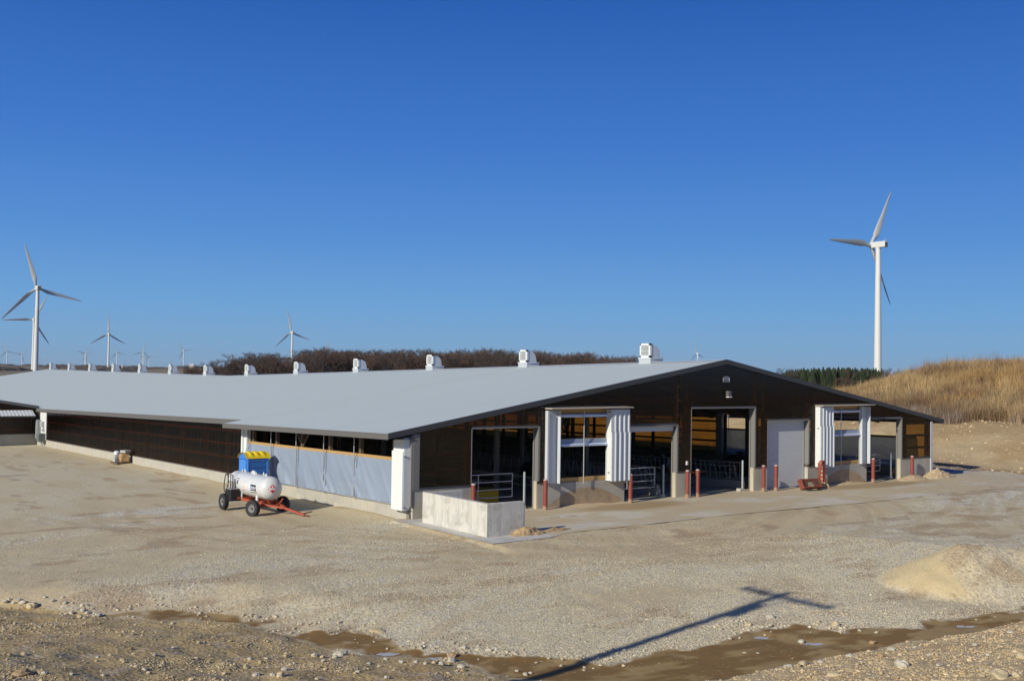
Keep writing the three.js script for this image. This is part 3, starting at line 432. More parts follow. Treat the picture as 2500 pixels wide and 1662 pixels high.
// ---- small fittings on the gable
{
  const s = new THREE.Shape(); s.moveTo(-.32, -.17); s.lineTo(.32, -.17); s.lineTo(.32, .1); s.quadraticCurveTo(.2, .13, .13, .17); s.quadraticCurveTo(0, .21, -.13, .17); s.quadraticCurveTo(-.2, .13, -.32, .1); s.closePath();
  const t = canvasTex(256, 160, (c, w, h) => { c.fillStyle = '#1c2733'; c.fillRect(0, 0, w, h); c.fillStyle = '#c3ccd6'; c.font = 'bold 62px sans-serif'; c.textAlign = 'center'; c.fillText('HYLINE', w / 2, 100, 200); });
  const pl = new THREE.ShapeGeometry(s); { const p = pl.attributes.position, uv = pl.attributes.uv; for (let i = 0; i < p.count; i++) uv.setXY(i, p.getX(i) / .7 + .5, p.getY(i) / .42 + .48); }
  const sg = group('sign', barn, 19.04, 6.0, .1); sg.scale.setScalar(.78);
  mesh('sign_face', pl, new THREE.MeshStandardMaterial({ map: t, roughness: .5 }), sg);
  const o = new THREE.Shape(s.getPoints(8).map(p => p.clone().multiplyScalar(1.0))), i2 = new THREE.Path(s.getPoints(8).map(p => new THREE.Vector2(p.x * .9, p.y * .86)).reverse()); o.holes.push(i2);
  mesh('sign_rim', new THREE.ExtrudeGeometry(o, { depth: .012, bevelEnabled: false }).translate(0, 0, .002), M(.6, .63, .66, .5), sg);
  const l = group('floodlight', barn, 19.15, 5.2, .06);
  mesh('lamp_body', rbox(.26, .28, .2, .03, 0, .05, .12), M(.1, .1, .095, .6), l); mesh('lamp_lens', rbox(.27, .07, .2, .02, .01, -.13, .14), M(.55, .55, .52, .3), l);
  const sb = group('switch_box', barn, 16.2, 1.72, .07); mesh('cover', rbox(.11, .2, .07, .01), M(.7, .7, .68, .5), sb);
}
// ---- lean parlour wing closing the far end of the yard
{
  const zw = -66.45, x1 = -28, xr = -14, e = 2.42, pk = e + 14 * .17, w = thing('parlour_wing', 'dark panelled parlour wing with concrete base and lean-to canopy', 'building', 0, 0, zw);
  const ry = x => x > xr ? e - x * .17 : pk + (x - xr) * .17;
  for (let x = -.12; x > x1; x -= .96) { const a = Math.max(x - .975, x1); mesh('wall_panel', surf(40, 1, (u, v) => { const xx = mix(x, a, u); return [xx, mix(-.12, ry(xx) - .12, v), .012 * Math.sin(xx * 73)]; }), amber, w); }
  for (const y of [.5, 1.25, 2]) mesh('girt', box(x1, -.1, y - .07, y + .07, -.08, -.03), girtMat, w);
  for (let x = -.02; x > x1; x -= 1.0) mesh('footing_panel', cbox(Math.max(x - .99, x1), x, -1.6, -.1, -.2, .03), conc, w);
  mesh('added_back_sheet', surf(20, 1, (u, v) => { const xx = mix(-.2, x1, u); return [xx, mix(-1.5, ry(xx) - .2, v), -1.5]; }), lumber, w);  // sheet added behind the panels, stands in for the unseen wing inside
  for (const s of [0, 1]) mesh('roof_slope', surf(1, 12, (u, v) => { const xx = s ? mix(xr, x1 - .4, u) : mix(.0, xr, u); return [xx, ry(xx) + .03, .15 - 50 * v]; }), roofMat, w);
  mesh('rake_trim', [beam([.0, ry(0) - .08, .16], [xr, ry(xr) - .08, .16], .05, .26), beam([xr, ry(xr) - .08, .16], [x1 - .4, ry(x1 - .4) - .08, .16], .05, .26)], greyTrim, w);
  const cx1 = -.55, rib = []; for (let x = cx1; x > -12; x -= .3) rib.push([x, 0], [x - .2, 0], [x - .22, .025], [x - .28, .025]);
  const gg = surf(rib.length - 1, 1, (u, v) => { const p = rib[Math.round(u * (rib.length - 1))]; return [p[0], mix(2.08, 1.62, v) + p[1], mix(.05, 1.45, v)]; }).toNonIndexed(); gg.computeVertexNormals();
  mesh('canopy_roof', gg, whiteSteel, w); mesh('canopy_fascia', box(-12, cx1, 1.5, 1.62, 1.4, 1.45), darkTrim, w);
  for (let x = cx1 - .1; x > -12; x -= 3.7) mesh('canopy_bracket', beam([x, 1.2, .03], [x, 1.56, 1.3], .06, .06), darkSteel, w);
}
// ------------------------------------------------------------------ things standing round the barn
const rustTex = (base, amount) => tex(256, 256, (i, j, o) => { const x = i / 256 * 6, y = j / 256 * 6, n = fbm(x, y, 5), s = sst(.52, .62, fbm(x * 1.7 + 20, y * 1.7, 4)) * amount, k = .85 + .3 * n; const c = mixc([base[0] * k, base[1] * k, base[2] * k], [.20 * k, .085 * k, .035 * k], s); o[0] = c[0]; o[1] = c[1]; o[2] = c[2]; }, true, true);
const bollardRed = stdT(rustTex([.25, .05, .04], .5), .6), capMat = M(.5, .42, .38, .9), machineRed = stdT(rustTex([.2, .04, .03], .9), .7), darkRust = stdT(rustTex([.10, .04, .03], 1), .75);
// ---- bollards
{
  const spots = [[2.86, .34, 'red pipe bollard with pale cap beside the first open doorway behind the retaining wall'], [6.78, .4, 'red pipe bollard with pale cap at the left housing of the first curtained window'], [12.0, .42, 'red pipe bollard with pale cap at the ribbed housing of the first curtained window'], [15.95, .36, 'red pipe bollard before the concrete pier under the white switch box'], [16.75, .3, 'red pipe bollard at the left edge of the tall central doorway'], [21.75, .36, 'red pipe bollard before the concrete pier beside the tall central doorway'], [22.6, .5, 'red pipe bollard before the white roller door'], [26.45, .42, 'red pipe bollard with the rusty mast frame leaning on it'], [31.55, .36, 'red pipe bollard by the plain housing of the second curtained window'], [35.5, .38, 'red pipe bollard set in a sand heap by the end wall']];
  let first;
  for (const [x, z, lab] of spots) {
    if (!first) {
      first = thing('bollard', lab, 'bollard', x, 0, z, 0, 'bollards guarding the barn openings');
      mesh('pipe', new THREE.LatheGeometry([[.0, -.1], [.103, -.1], [.103, 1.3], [.099, 1.315]].map(p => new THREE.Vector2(...p)), 20), bollardRed, first);
      mesh('concrete_cap', new THREE.LatheGeometry([[.099, 1.312], [.093, 1.34], [.06, 1.368], [0, 1.375]].map(p => new THREE.Vector2(...p)), 16), capMat, first);
      mesh('base_scuff', new THREE.LatheGeometry([[.106, -.05], [.106, .1], [.1045, .16]].map(p => new THREE.Vector2(...p)), 16), M(.36, .22, .15, .9), first);
    } else clone(first, 'bollard', lab, x, .002 * x, z, rr(0, 6));
  }
}
// ---- galvanised gate posts and gates inside the doorways
{
  const gp = (x, z, h, lab) => { const t = thing('gate_post', lab, 'post', x, 0, z, 0, 'galvanised gate posts'); mesh('tube', [cyl(.055, h, 0, h / 2, 0, 12), T(new THREE.SphereGeometry(.055, 12, 6), 0, h, 0)], M(.40, .46, .47, .45, { metalness: .3 }), t); mesh('block_foot', cbox(-.32, .0, -.05, .14, -.14, .14), conc, t); return t; };
  gp(6.22, -.45, 1.62, 'galvanised gate post inside the first doorway on a block foot'); gp(15.1, -.5, 1.6, 'galvanised gate post inside the second doorway under the rolled door'); gp(21.0, -.45, 1.6, 'galvanised gate post inside the tall central doorway'); gp(34.5, -.45, 1.55, 'galvanised gate post inside the last doorway before the end wall');
  const gate = (x0, x1, z, rails, y0, y1, lab) => { const t = thing('pipe_gate', lab, 'gate', x0, 0, z, 0, 'pipe gates across the doorways'), L = x1 - x0; for (let k = 0; k < rails; k++) { const y = mix(y0, y1, k / (rails - 1)); mesh('rail', rod([0, y, 0], [L, y, 0], .024, 8), galv, t); } for (const q of [0, .3, 1]) mesh('upright', rod([L * q, y0, 0], [L * q, y1, 0], .024, 8), galv, t); mesh('latch', boxc(.06, .12, .05, L + .05, y1 - .12, 0), darkSteel, t); return t; };
  gate(3.05, 5.75, -.75, 4, .55, 1.6, 'galvanised four rail gate closing the first doorway before the yellow trough');
  gate(12.1, 14.75, -.8, 4, .5, 1.5, 'galvanised four rail gate closing the second doorway');
  gate(31.5, 33.9, -.8, 4, .5, 1.5, 'galvanised four rail gate closing the last doorway');
}
// ---- retaining wall of three cast sides on its footing slab
{
  const t = thing('retaining_wall', 'low grey concrete retaining wall of cast panels at barn corner', 'wall', 0, 0, 0);
  const h = 1.24, side = [[1.0, 1.85], [1.86, 2.75], [2.76, 3.65], [3.66, 4.55], [4.56, 5.6]];
  for (const [a, b] of side) mesh('wall_panel', boxUV(rbox(.24, h + .1, b - a, .012, .0, h / 2 - .05, (a + b) / 2), .4), palePanel, t);
  mesh('wall_core', cbox(-.09, .09, -.05, h - .03, 1.05, 5.5), palePanel, t);
  for (const [a, b] of [[.125, .55], [.56, 1.62]]) mesh('wall_panel', boxUV(rbox(b - a, h + .1, .24, .012, (a + b) / 2, h / 2 - .05, 5.48), .4), palePanel, t);
  mesh('broken_end', (() => { const g = new THREE.BoxGeometry(.06, h + .06, .22, 2, 12, 3), p = g.attributes.position; for (let i = 0; i < p.count; i++) if (p.getX(i) > 0) p.setX(i, .03 + .05 * (vn(p.getY(i) * 7, p.getZ(i) * 9) - .3)); g.computeVertexNormals(); return boxUV(g.translate(1.64, h / 2 - .06, 5.48), .4); })(), palePanel, t);
  for (const [a, b] of [[.125, .9], [.91, 1.7]]) mesh('wall_panel', boxUV(rbox(b - a, h + .08, .22, .012, (a + b) / 2, h / 2 - .05, 1.12), .4), palePanel, t);
  mesh('footing_slab', boxUV(surf(10, 24, (u, v) => [mix(-.82, .3, u), .006, mix(.1, 6.95, v)]), .4), palePanel, t);
  mesh('footing_slab', boxUV(surf(10, 6, (u, v) => [mix(.3, 2.3, u), .006, mix(5.62, 6.93 - .25 * u * u, v)]), .4), palePanel, t);
}
// ---- dirt and sand heaps
function heap(name, label, cat, x, z, rx, rz, h, mat, y = 0, ry = 0, rough = .35) {
  const t = thing(name, label, cat, x, y, z, ry); const N = 40;
  mesh('earth', surf(N, N, (u, v) => { const a = u * 2 - 1, b = v * 2 - 1, r = Math.hypot(a, b); const n = fbm(a * 4 + x, b * 4 + z, 4), n2 = fbm(a * 12 + x, b * 12, 3); let q = clamp(1 - r * (1.02 + .35 * (fbm(a * 2 + x * 3, b * 2, 2) - .5)), 0, 1); return [a * rx, -.05 + (h + .05) * (Math.pow(q, .8) * (1 - rough + rough * 2 * n) + .25 * (n2 - .5) * sst(0, .2, q)), b * rz]; }), mat, t); return t;
}
const soilMat = stdT(tex(256, 256, (i, j, o) => { const g = grainA(i, j), n = fbm(i / 24, j / 24, 4), k = .6 + .5 * g + .4 * n; o[0] = .42 * k; o[1] = .30 * k; o[2] = .16 * k; }, true, true), .95), sandMat = stdT(tex(256, 256, (i, j, o) => { const g = grainA(i, j), n = fbm(i / 30, j / 30, 4), k = .7 + .35 * g + .3 * n; o[0] = .50 * k; o[1] = .385 * k; o[2] = .235 * k; }, true, true), .95);
heap('dirt_heap', 'clods of brown dirt spilled at the broken end of the retaining wall', 'dirt', 1.7, 5.75, 1.0, .5, .26, soilMat, 0, 0, .7);
heap('dirt_heap', 'strip of brown dirt lying on the slab beyond the retaining wall', 'dirt', 3.2, 5.6, 1.2, .3, .12, soilMat, 0, .1, .7);
heap('sand_heap', 'sand heap round the bollard by the end wall', 'sand', 35.3, .55, 1.5, .55, .3, sandMat, .02);
heap('sand_heap', 'sand heap spilling past the far right corner of the gable', 'sand', 38.3, .35, 1.6, .8, .5, sandMat, .02);
heap('sand_heap', 'low sand drift under the first curtained window', 'sand', 9.4, .1, 2.6, .45, .09, sandMat, .0);
heap('sand_heap', 'low sand drift under the second curtained window', 'sand', 29.2, .15, 2.4, .5, .12, sandMat, .02);
heap('dirt_heap', 'small clods of dirt at the foot of the leaning rusty mast', 'dirt', 26.3, .75, .7, .5, .3, soilMat, .02, 0, .8);
// wet sand prints left on the concrete under both windows
for (const [x0, x1, sx] of [[7.15, 11.9, 1], [27.0, 31.3, 1]]) {
  const pts = []; for (let k = 0; k <= 24; k++) { const t = k / 24, hgt = .82 * Math.pow(Math.sin(Math.PI * Math.min(1, t * 1.0)), .8) + .07 * (fbm(t * 9 + x0, 2, 3) - .5); pts.push([mix(x0, x1, t), .03 + Math.max(.02, hgt)]); }
  const s = new THREE.Shape([new THREE.Vector2(x0, 0), ...pts.map(p => new THREE.Vector2(...p)), new THREE.Vector2(x1, 0)]);
  const g = new THREE.ShapeGeometry(s); g.translate(0, 0, .0345); const uv = g.attributes.uv, p = g.attributes.position; for (let i = 0; i < p.count; i++) uv.setXY(i, p.getX(i) * .5, p.getY(i) * .5);
  mesh('sand_stain', g, stdT(tex(256, 256, (i, j, o) => { const n = fbm(i / 256 * 6 + x0, j / 256 * 6, 4), k = .75 + .5 * n; o[0] = .40 * k; o[1] = .305 * k; o[2] = .19 * k; }, true, true), .9), barn);
}
// ---- portable toilet
{
  const t = thing('portable_toilet', 'blue portable toilet with ribbed yellow roof beside the side curtain', 'toilet', -1.35, H(-1.35, -13.45) - .02, -13.45); t.scale.y = 1.06;
  const blue = M(.045, .20, .60, .42), blueD = M(.02, .125, .42, .42), yel = M(.72, .55, .025, .4), s = .55, h = 1.86;
  mesh('body', [rbox(1.1, h, 1.1, .03, 0, h / 2 + .06, 0)], blueD, t);
  mesh('corner_post', [-1, 1].flatMap(a => [-1, 1].map(b => rbox(.1, h, .1, .03, a * .52, h / 2 + .06, b * .52))), blue, t);
  // side faces: recessed panel with moulded ridges
  for (const z of [-1, 1]) { const g = group('side_panel', t, 0, 0, z * .56); mesh('moulding', [rbox(1.0, .07, .05, .02, 0, 1.78, 0), rbox(1.0, .1, .05, .02, 0, .12, 0)], blue, g); mesh('ridge', [rod([-.4, 1.45, 0], [.4, 1.45, 0], .022, 6), rod([-.4, .6, 0], [.4, .6, 0], .025, 6), rod([-.4, .34, 0], [.4, .34, 0], .025, 6)], blueD, g); mesh('inset', rbox(.7, .55, .04, .02, .05, 1.0, -.005 * z), blueD, g); }
  mesh('side_end', rbox(.05, 1.7, 1.0, .02, .55, .95, 0), blue, t);
  // door
  const dg = group('door', t, -.565, 0, 0); const ds = new THREE.Shape(); ds.moveTo(-.36, .12); ds.lineTo(.36, .12); ds.lineTo(.36, 1.68); ds.quadraticCurveTo(.34, 1.78, .2, 1.8); ds.lineTo(-.2, 1.8); ds.quadraticCurveTo(-.34, 1.78, -.36, 1.68); ds.closePath();
  mesh('door_leaf', new THREE.ExtrudeGeometry(ds, { depth: .03, bevelEnabled: true, bevelSize: .012, bevelThickness: .012, bevelSegments: 1 }).rotateY(-Math.PI / 2), M(.055, .245, .68, .4), dg);
  mesh('notice', boxc(.006, .3, .2, -.05, 1.12, .02), M(.82, .82, .8, .6), dg); mesh('notice_print', [boxc(.004, .05, .15, -.055, 1.2, .02), boxc(.004, .03, .15, -.055, 1.1, .02)], M(.25, .28, .35, .7), dg);
  mesh('handle', rbox(.03, .16, .04, .01, -.05, 1.02, .28), darkSteel, dg); mesh('door_frame', [rbox(.05, 1.75, .07, .02, .0, .98, .42), rbox(.05, 1.75, .07, .02, .0, .98, -.42)], blue, dg);
  // arched roof, its crown running from the door to the back
  const prof = k => { const P = []; for (let i = 0; i <= 16; i++) { const a = i / 16 * 2 - 1; P.push([a * (.62 + k), 1.86 + (.27 + k) * (1 - a * a * .94)]); } return P; };
  const shell = (x0, x1, k) => surf(16, 1, (u, v) => { const p = prof(k)[Math.round(u * 16)]; return [mix(x0, x1, v), p[1], p[0]]; });
  const endCap = x => { const p = prof(0), s2 = new THREE.Shape(p.map(q => new THREE.Vector2(q[0], q[1]))); s2.lineTo(.62, 1.86); s2.lineTo(-.62, 1.86); return new THREE.ShapeGeometry(s2).rotateY(Math.PI / 2).translate(x, 0, 0); };
  mesh('roof', [shell(-.63, .63, .0), shell(-.63, .63, -.03), endCap(.6)], yel, t);
  mesh('gable_end', [T(endCap(-.585), 0, -.02, 0)], blue, t); mesh('roof_lip', [shell(-.66, -.6, .02), shell(.6, .66, .02)], yel, t);
  for (const x of [-.3, .03, .36]) mesh('roof_rib', [surf(20, 8, (u, v) => { const a = (u * 2 - 1) * .86, b = v * Math.PI, k = .06 * Math.sin(b) * (1 - Math.pow(Math.abs(u * 2 - 1), 4)); return [x + .11 * Math.cos(b), 1.86 + .27 * (1 - a * a * .94) + k, a * .62]; })], yel, t);
  mesh('skid_base', [rbox(1.16, .1, .14, .02, 0, .04, .45), rbox(1.16, .1, .14, .02, 0, .04, -.45)], M(.05, .05, .055, .8), t);
}
// ---- propane tank on a four wheel running gear
{
  const X = -3.62, Z = -7.65, g0 = H(X, Z) - .0, t = thing('tank_trailer', 'white propane tank on a red four wheel wagon with black wheels', 'trailer', X, g0, Z, .04);
  const tw = new THREE.MeshPhysicalMaterial({ color: lin(.64, .67, .66), roughness: .28, clearcoat: .5, clearcoatRoughness: .2, side: THREE.DoubleSide }), R = .53, LC = 1.66, yc = 1.17, TZ = -.3;
  const pts = []; for (let i = 0; i <= 14; i++) { const a = i / 14 * Math.PI / 2; pts.push([R * Math.sin(a), -LC - .42 * Math.cos(a)]); } for (let i = 0; i <= 14; i++) { const a = i / 14 * Math.PI / 2; pts.push([R * Math.cos(a), LC + .42 * Math.sin(a)]); }
  const tank = mesh('tank', new THREE.LatheGeometry(pts.map(p => new THREE.Vector2(...p)), 48).rotateX(Math.PI / 2).translate(0, yc, 0), tw, t);
  mesh('weld_seam', new THREE.TorusGeometry(R + .002, .008, 6, 48).translate(0, yc, -LC + .35), M(.25, .27, .3, .6), tank);
  for (const z of [.95, -1.0]) mesh('lifting_lug', [rod([0, yc + R - .02, z - .07], [0, yc + R + .12, z], .018, 6), rod([0, yc + R + .12, z], [0, yc + R - .02, z + .07], .018, 6)], whiteSteel, tank);
  for (const [z, r, h] of [[1.22, .05, .1], [.05, .045, .12], [-.1, .06, .14], [.2, .03, .08], [-.28, .03, .08], [-1.25, .04, .1]]) mesh('valve', cyl(r, h, 0, yc + R + h / 2 - .02, z, 10), whiteSteel, tank);
  for (const [z, s] of [[.82, 1], [-.82, 1], [.82, -1], [-.82, -1]]) mesh('saddle', boxc(.05, .4, .16, s * .38, .68, z), whiteSteel, t);
  // markings curved on the tank side facing away from the wall (-x)
  const decal = (name, w, h, z, ang, tx) => mesh(name, surf(10, 10, (u, v) => { const a = ang + (v - .5) * h / R; return [-(R + .004) * Math.cos(a), yc + (R + .004) * Math.sin(a), z + (u - .5) * w]; }), new THREE.MeshStandardMaterial({ map: tx, roughness: .4, side: THREE.DoubleSide }), tank);
  const diamond = (red) => canvasTex(128, 128, (c, w, h) => { c.fillStyle = '#e6e8e8'; c.fillRect(0, 0, w, h); c.save(); c.translate(64, 64); c.rotate(Math.PI / 4); c.fillStyle = red ? '#c0142c' : '#f3eff0'; c.fillRect(-44, -44, 88, 88); c.strokeStyle = red ? '#f0e6e6' : '#d98a97'; c.lineWidth = 3; c.strokeRect(-40, -40, 80, 80); c.restore(); if (!red) { c.save(); c.beginPath(); c.moveTo(64, 122); c.lineTo(90, 94); c.lineTo(38, 94); c.closePath(); c.fillStyle = '#e0446a'; c.fill(); c.restore(); } c.fillStyle = red ? '#ffffff' : '#6a5560'; if (red) { c.fillRect(22, 48, 84, 32); c.fillStyle = '#223'; } c.font = 'bold 34px sans-serif'; c.textAlign = 'center'; c.fillText('1075', 64, 76); c.fillStyle = red ? '#fff' : '#a55'; c.beginPath(); c.moveTo(64, 18); c.lineTo(73, 42); c.lineTo(55, 42); c.closePath(); c.fill(); });
  const cut = (o, sgn) => o; // placards are square plates shown on their corner
  const plac = (name, red, pos, q, s) => { const geo = new THREE.CircleGeometry(s, 4), uv = geo.attributes.uv, p = geo.attributes.position; for (let i = 0; i < p.count; i++) uv.setXY(i, .5 + p.getX(i) / s * .49, .5 + p.getY(i) / s * .49); return { geo, tx: diamond(red) }; };
  { // side placard bent on the shell
    const s = .2, N = 12, P = [], UV = [], IX = []; for (let j = 0; j <= N; j++) for (let i = 0; i <= N; i++) { const a = i / N * 2 - 1, b = j / N * 2 - 1, px = (a + b) / 2, py = (b - a) / 2, an = -.12 + py * s / R * 1.1; P.push(-(R + .005) * Math.cos(an), yc + (R + .005) * Math.sin(an), -.08 + px * s * .95); UV.push(.5 + px * .49, .5 + py * .49); } for (let j = 0; j < N; j++) for (let i = 0; i < N; i++) { const a = j * (N + 1) + i; IX.push(a, a + N + 1, a + 1, a + 1, a + N + 1, a + N + 2); } const g = new THREE.BufferGeometry(); g.setAttribute('position', new THREE.Float32BufferAttribute(P, 3)); g.setAttribute('uv', new THREE.Float32BufferAttribute(UV, 2)); g.setIndex(IX); g.computeVertexNormals(); mesh('placard', g, new THREE.MeshStandardMaterial({ map: diamond(false), roughness: .4, side: THREE.DoubleSide }), tank);
    const P2 = [], UV2 = []; for (let j = 0; j <= N; j++) for (let i = 0; i <= N; i++) { const a = i / N * 2 - 1, b = j / N * 2 - 1, px = (a + b) / 2 * .21, py = (b - a) / 2 * .21, x = -.1 + px, y = .02 + py, r2 = clamp((x * x + y * y) / (R * R), 0, .98); P2.push(x, yc + y, LC + .42 * Math.sqrt(1 - r2) + .012); UV2.push(.5 + px / .21 * .49, .5 + py / .21 * .49); } const g2 = new THREE.BufferGeometry(); g2.setAttribute('position', new THREE.Float32BufferAttribute(P2, 3)); g2.setAttribute('uv', new THREE.Float32BufferAttribute(UV2, 2)); g2.setIndex(IX); g2.computeVertexNormals(); mesh('placard', g2, new THREE.MeshStandardMaterial({ map: diamond(true), roughness: .4, side: THREE.DoubleSide }), tank);
  }
  decal('company_plate', .55, .36, 1.0, -.1, canvasTex(256, 176, (c, w, h) => { c.fillStyle = '#14202c'; c.fillRect(0, 0, w, h); c.fillStyle = '#8fb0ea'; c.fillRect(10, 34, 60, 78); c.fillStyle = '#fff'; c.font = 'italic bold 74px sans-serif'; c.fillText('COLE', 52, 90, 190); c.font = 'bold 20px sans-serif'; c.fillText('PROPANE', 96, 116); c.fillRect(8, 136, w - 16, 18); }));
  decal('red_lettering', .56, .22, .42, -.02, canvasTex(256, 104, (c, w, h) => { c.fillStyle = '#e6e8e8'; c.fillRect(0, 0, w, h); c.fillStyle = '#d06a80'; c.font = 'bold 26px sans-serif'; c.fillText('PROPANE', 60, 40); c.fillText('FLAMMABLE GAS', 18, 84); }));
  decal('small_lettering', .2, .06, .6, .42, canvasTex(128, 36, (c, w, h) => { c.fillStyle = '#e6e8e8'; c.fillRect(0, 0, w, h); c.fillStyle = '#c56a7c'; c.font = 'bold 26px sans-serif'; c.fillText('LP GAS', 14, 28); }));
  decal('tank_number', .22, .075, -.55, .25, canvasTex(128, 44, (c, w, h) => { c.fillStyle = '#e6e8e8'; c.fillRect(0, 0, w, h); c.fillStyle = '#333'; c.font = 'bold 34px sans-serif'; c.fillText('10-40', 16, 34); }));
  // chassis
  tank.position.z = TZ;
  const red = stdT(rustTex([.42, .075, .04], .55), .6), fz = 1.15, rz = -1.45;
  mesh('frame_rail', [boxc(.08, .12, 3.1, .36, .5, -.1), boxc(.08, .12, 3.1, -.36, .5, -.1)], red, t);
  mesh('bolster', [boxc(1.15, .09, .14, 0, .56, .82), boxc(1.15, .09, .14, 0, .56, -.82)], red, t);
  mesh('reach_pole', boxc(.09, .1, 2.7, 0, .42, -.1), darkRust, t);
  const wheel = (x, z, ry) => {
    const w = group('wheel', t, x, .36, z, ry), rt = .36;
    mesh('tyre', new THREE.LatheGeometry([[.2, -.1], [.3, -.115], [.345, -.1], [.36, -.06], [.36, .06], [.345, .1], [.3, .115], [.2, .1]].map(p => new THREE.Vector2(...p)), 32).rotateZ(Math.PI / 2), M(.022, .023, .026, .75), w);
    mesh('tread', Array.from({ length: 24 }, (_, k) => boxc(.19, .014, .03, 0, .361, 0).rotateX(k / 24 * 6.283)), M(.02, .021, .023, .8), w);
    mesh('rim', new THREE.LatheGeometry([[0, .03], [.06, .05], [.12, .02], [.18, .045], [.205, .1], [.205, -.1], [.18, -.045], [.12, -.02], [.06, -.05], [0, -.03]].map(p => new THREE.Vector2(...p)), 24).rotateZ(Math.PI / 2), M(.17, .18, .19, .6), w);
    mesh('hub', cyl(.05, .2, 0, 0, 0, 10).rotateZ(Math.PI / 2), M(.16, .1, .07, .7), w);
  };
  const st = .36; // the front axle is turned
  const fx = (d, y) => [d * Math.cos(st), y, fz - d * Math.sin(st) * 1];
  mesh('front_axle', [beam(fx(-.86, .4), fx(.86, .4), .1, .1), beam([...fx(-.45, .56)], [...fx(.45, .56)], .1, .12), cyl(.13, .14, 0, .54, fz, 14)], red, t);
  wheel(...[-.95, 0].length ? [fx(-.95, 0)[0], fx(-.95, 0)[2], st] : []); wheel(fx(.95, 0)[0], fx(.95, 0)[2], st);
  mesh('rear_axle', [boxc(1.7, .1, .1, 0, .4, rz), boxc(.9, .14, .12, 0, .54, rz)], darkRust, t); wheel(-.95, rz, 0); wheel(.95, rz, 0);
  // tongue
  const dir = [Math.sin(st), Math.cos(st)], tp = (d, l, y) => [l * Math.cos(st) + d * dir[0], y, fz - l * Math.sin(st) + d * dir[1]];
  mesh('tongue', [beam(tp(.1, -.42, .48), tp(1.0, -.04, .36), .07, .09), beam(tp(.1, .42, .48), tp(1.0, .04, .36), .07, .09), beam(tp(.9, 0, .37), tp(2.15, 0, .14), .1, .09), beam(tp(.5, -.26, .43), tp(.5, .26, .43), .06, .07), beam(tp(.45, .25, .46), tp(.75, .14, .74), .04, .05)], red, t);
  mesh('hitch', [beam(tp(2.1, 0, .15), tp(2.4, .02, .1), .06, .05), beam(tp(2.0, .05, .17), tp(2.25, .4, .26), .04, .05)], darkRust, t);
  // dispensing gear at the rear: black cabinet, hose, frame, reel
  const blk = M(.012, .012, .013, .6);
  mesh('pump_cabinet', [rbox(.5, .52, .62, .02, -.66, .7, -1.1)], blk, t);
  mesh('cabinet_lid', rbox(.55, .04, .66, .015, -.66, .98, -1.1), M(.3, .3, .31, .5), t);
  mesh('dispenser', [rbox(.16, .32, .18, .02, -.68, 1.15, -1.15), boxc(.1, .14, .1, -.68, 1.36, -.95)], M(.45, .42, .38, .5), t);
  mesh('frame_bar', [rod([-.8, 1.05, -1.35], [-.8, 1.95, -1.35], .025, 6), rod([-.8, 1.0, -1.1], [-.8, 1.6, -1.1], .018, 6), rod([-.8, 1.0, -.85], [-.8, 1.6, -.85], .018, 6), rod([-.8, 1.6, -1.1], [-.8, 1.6, -.85], .018, 6), rod([-.8, 1.95, -1.35], [-.3, 2.0, -1.45], .02, 6)], blk, t);
  const cv = new THREE.CatmullRomCurve3([V(-.72, 1.5, -1.5), V(-.78, 1.6, -1.62), V(-.8, 1.3, -1.75), V(-.82, .85, -1.72), V(-.8, .72, -1.6), V(-.78, .95, -1.52), V(-.74, 1.3, -1.4)]);
  mesh('hose', new THREE.TubeGeometry(cv, 40, .022, 8), blk, t); mesh('nozzle', rod([-.74, 1.45, -1.5], [-.74, 1.68, -1.56], .03, 8), blk, t);
}
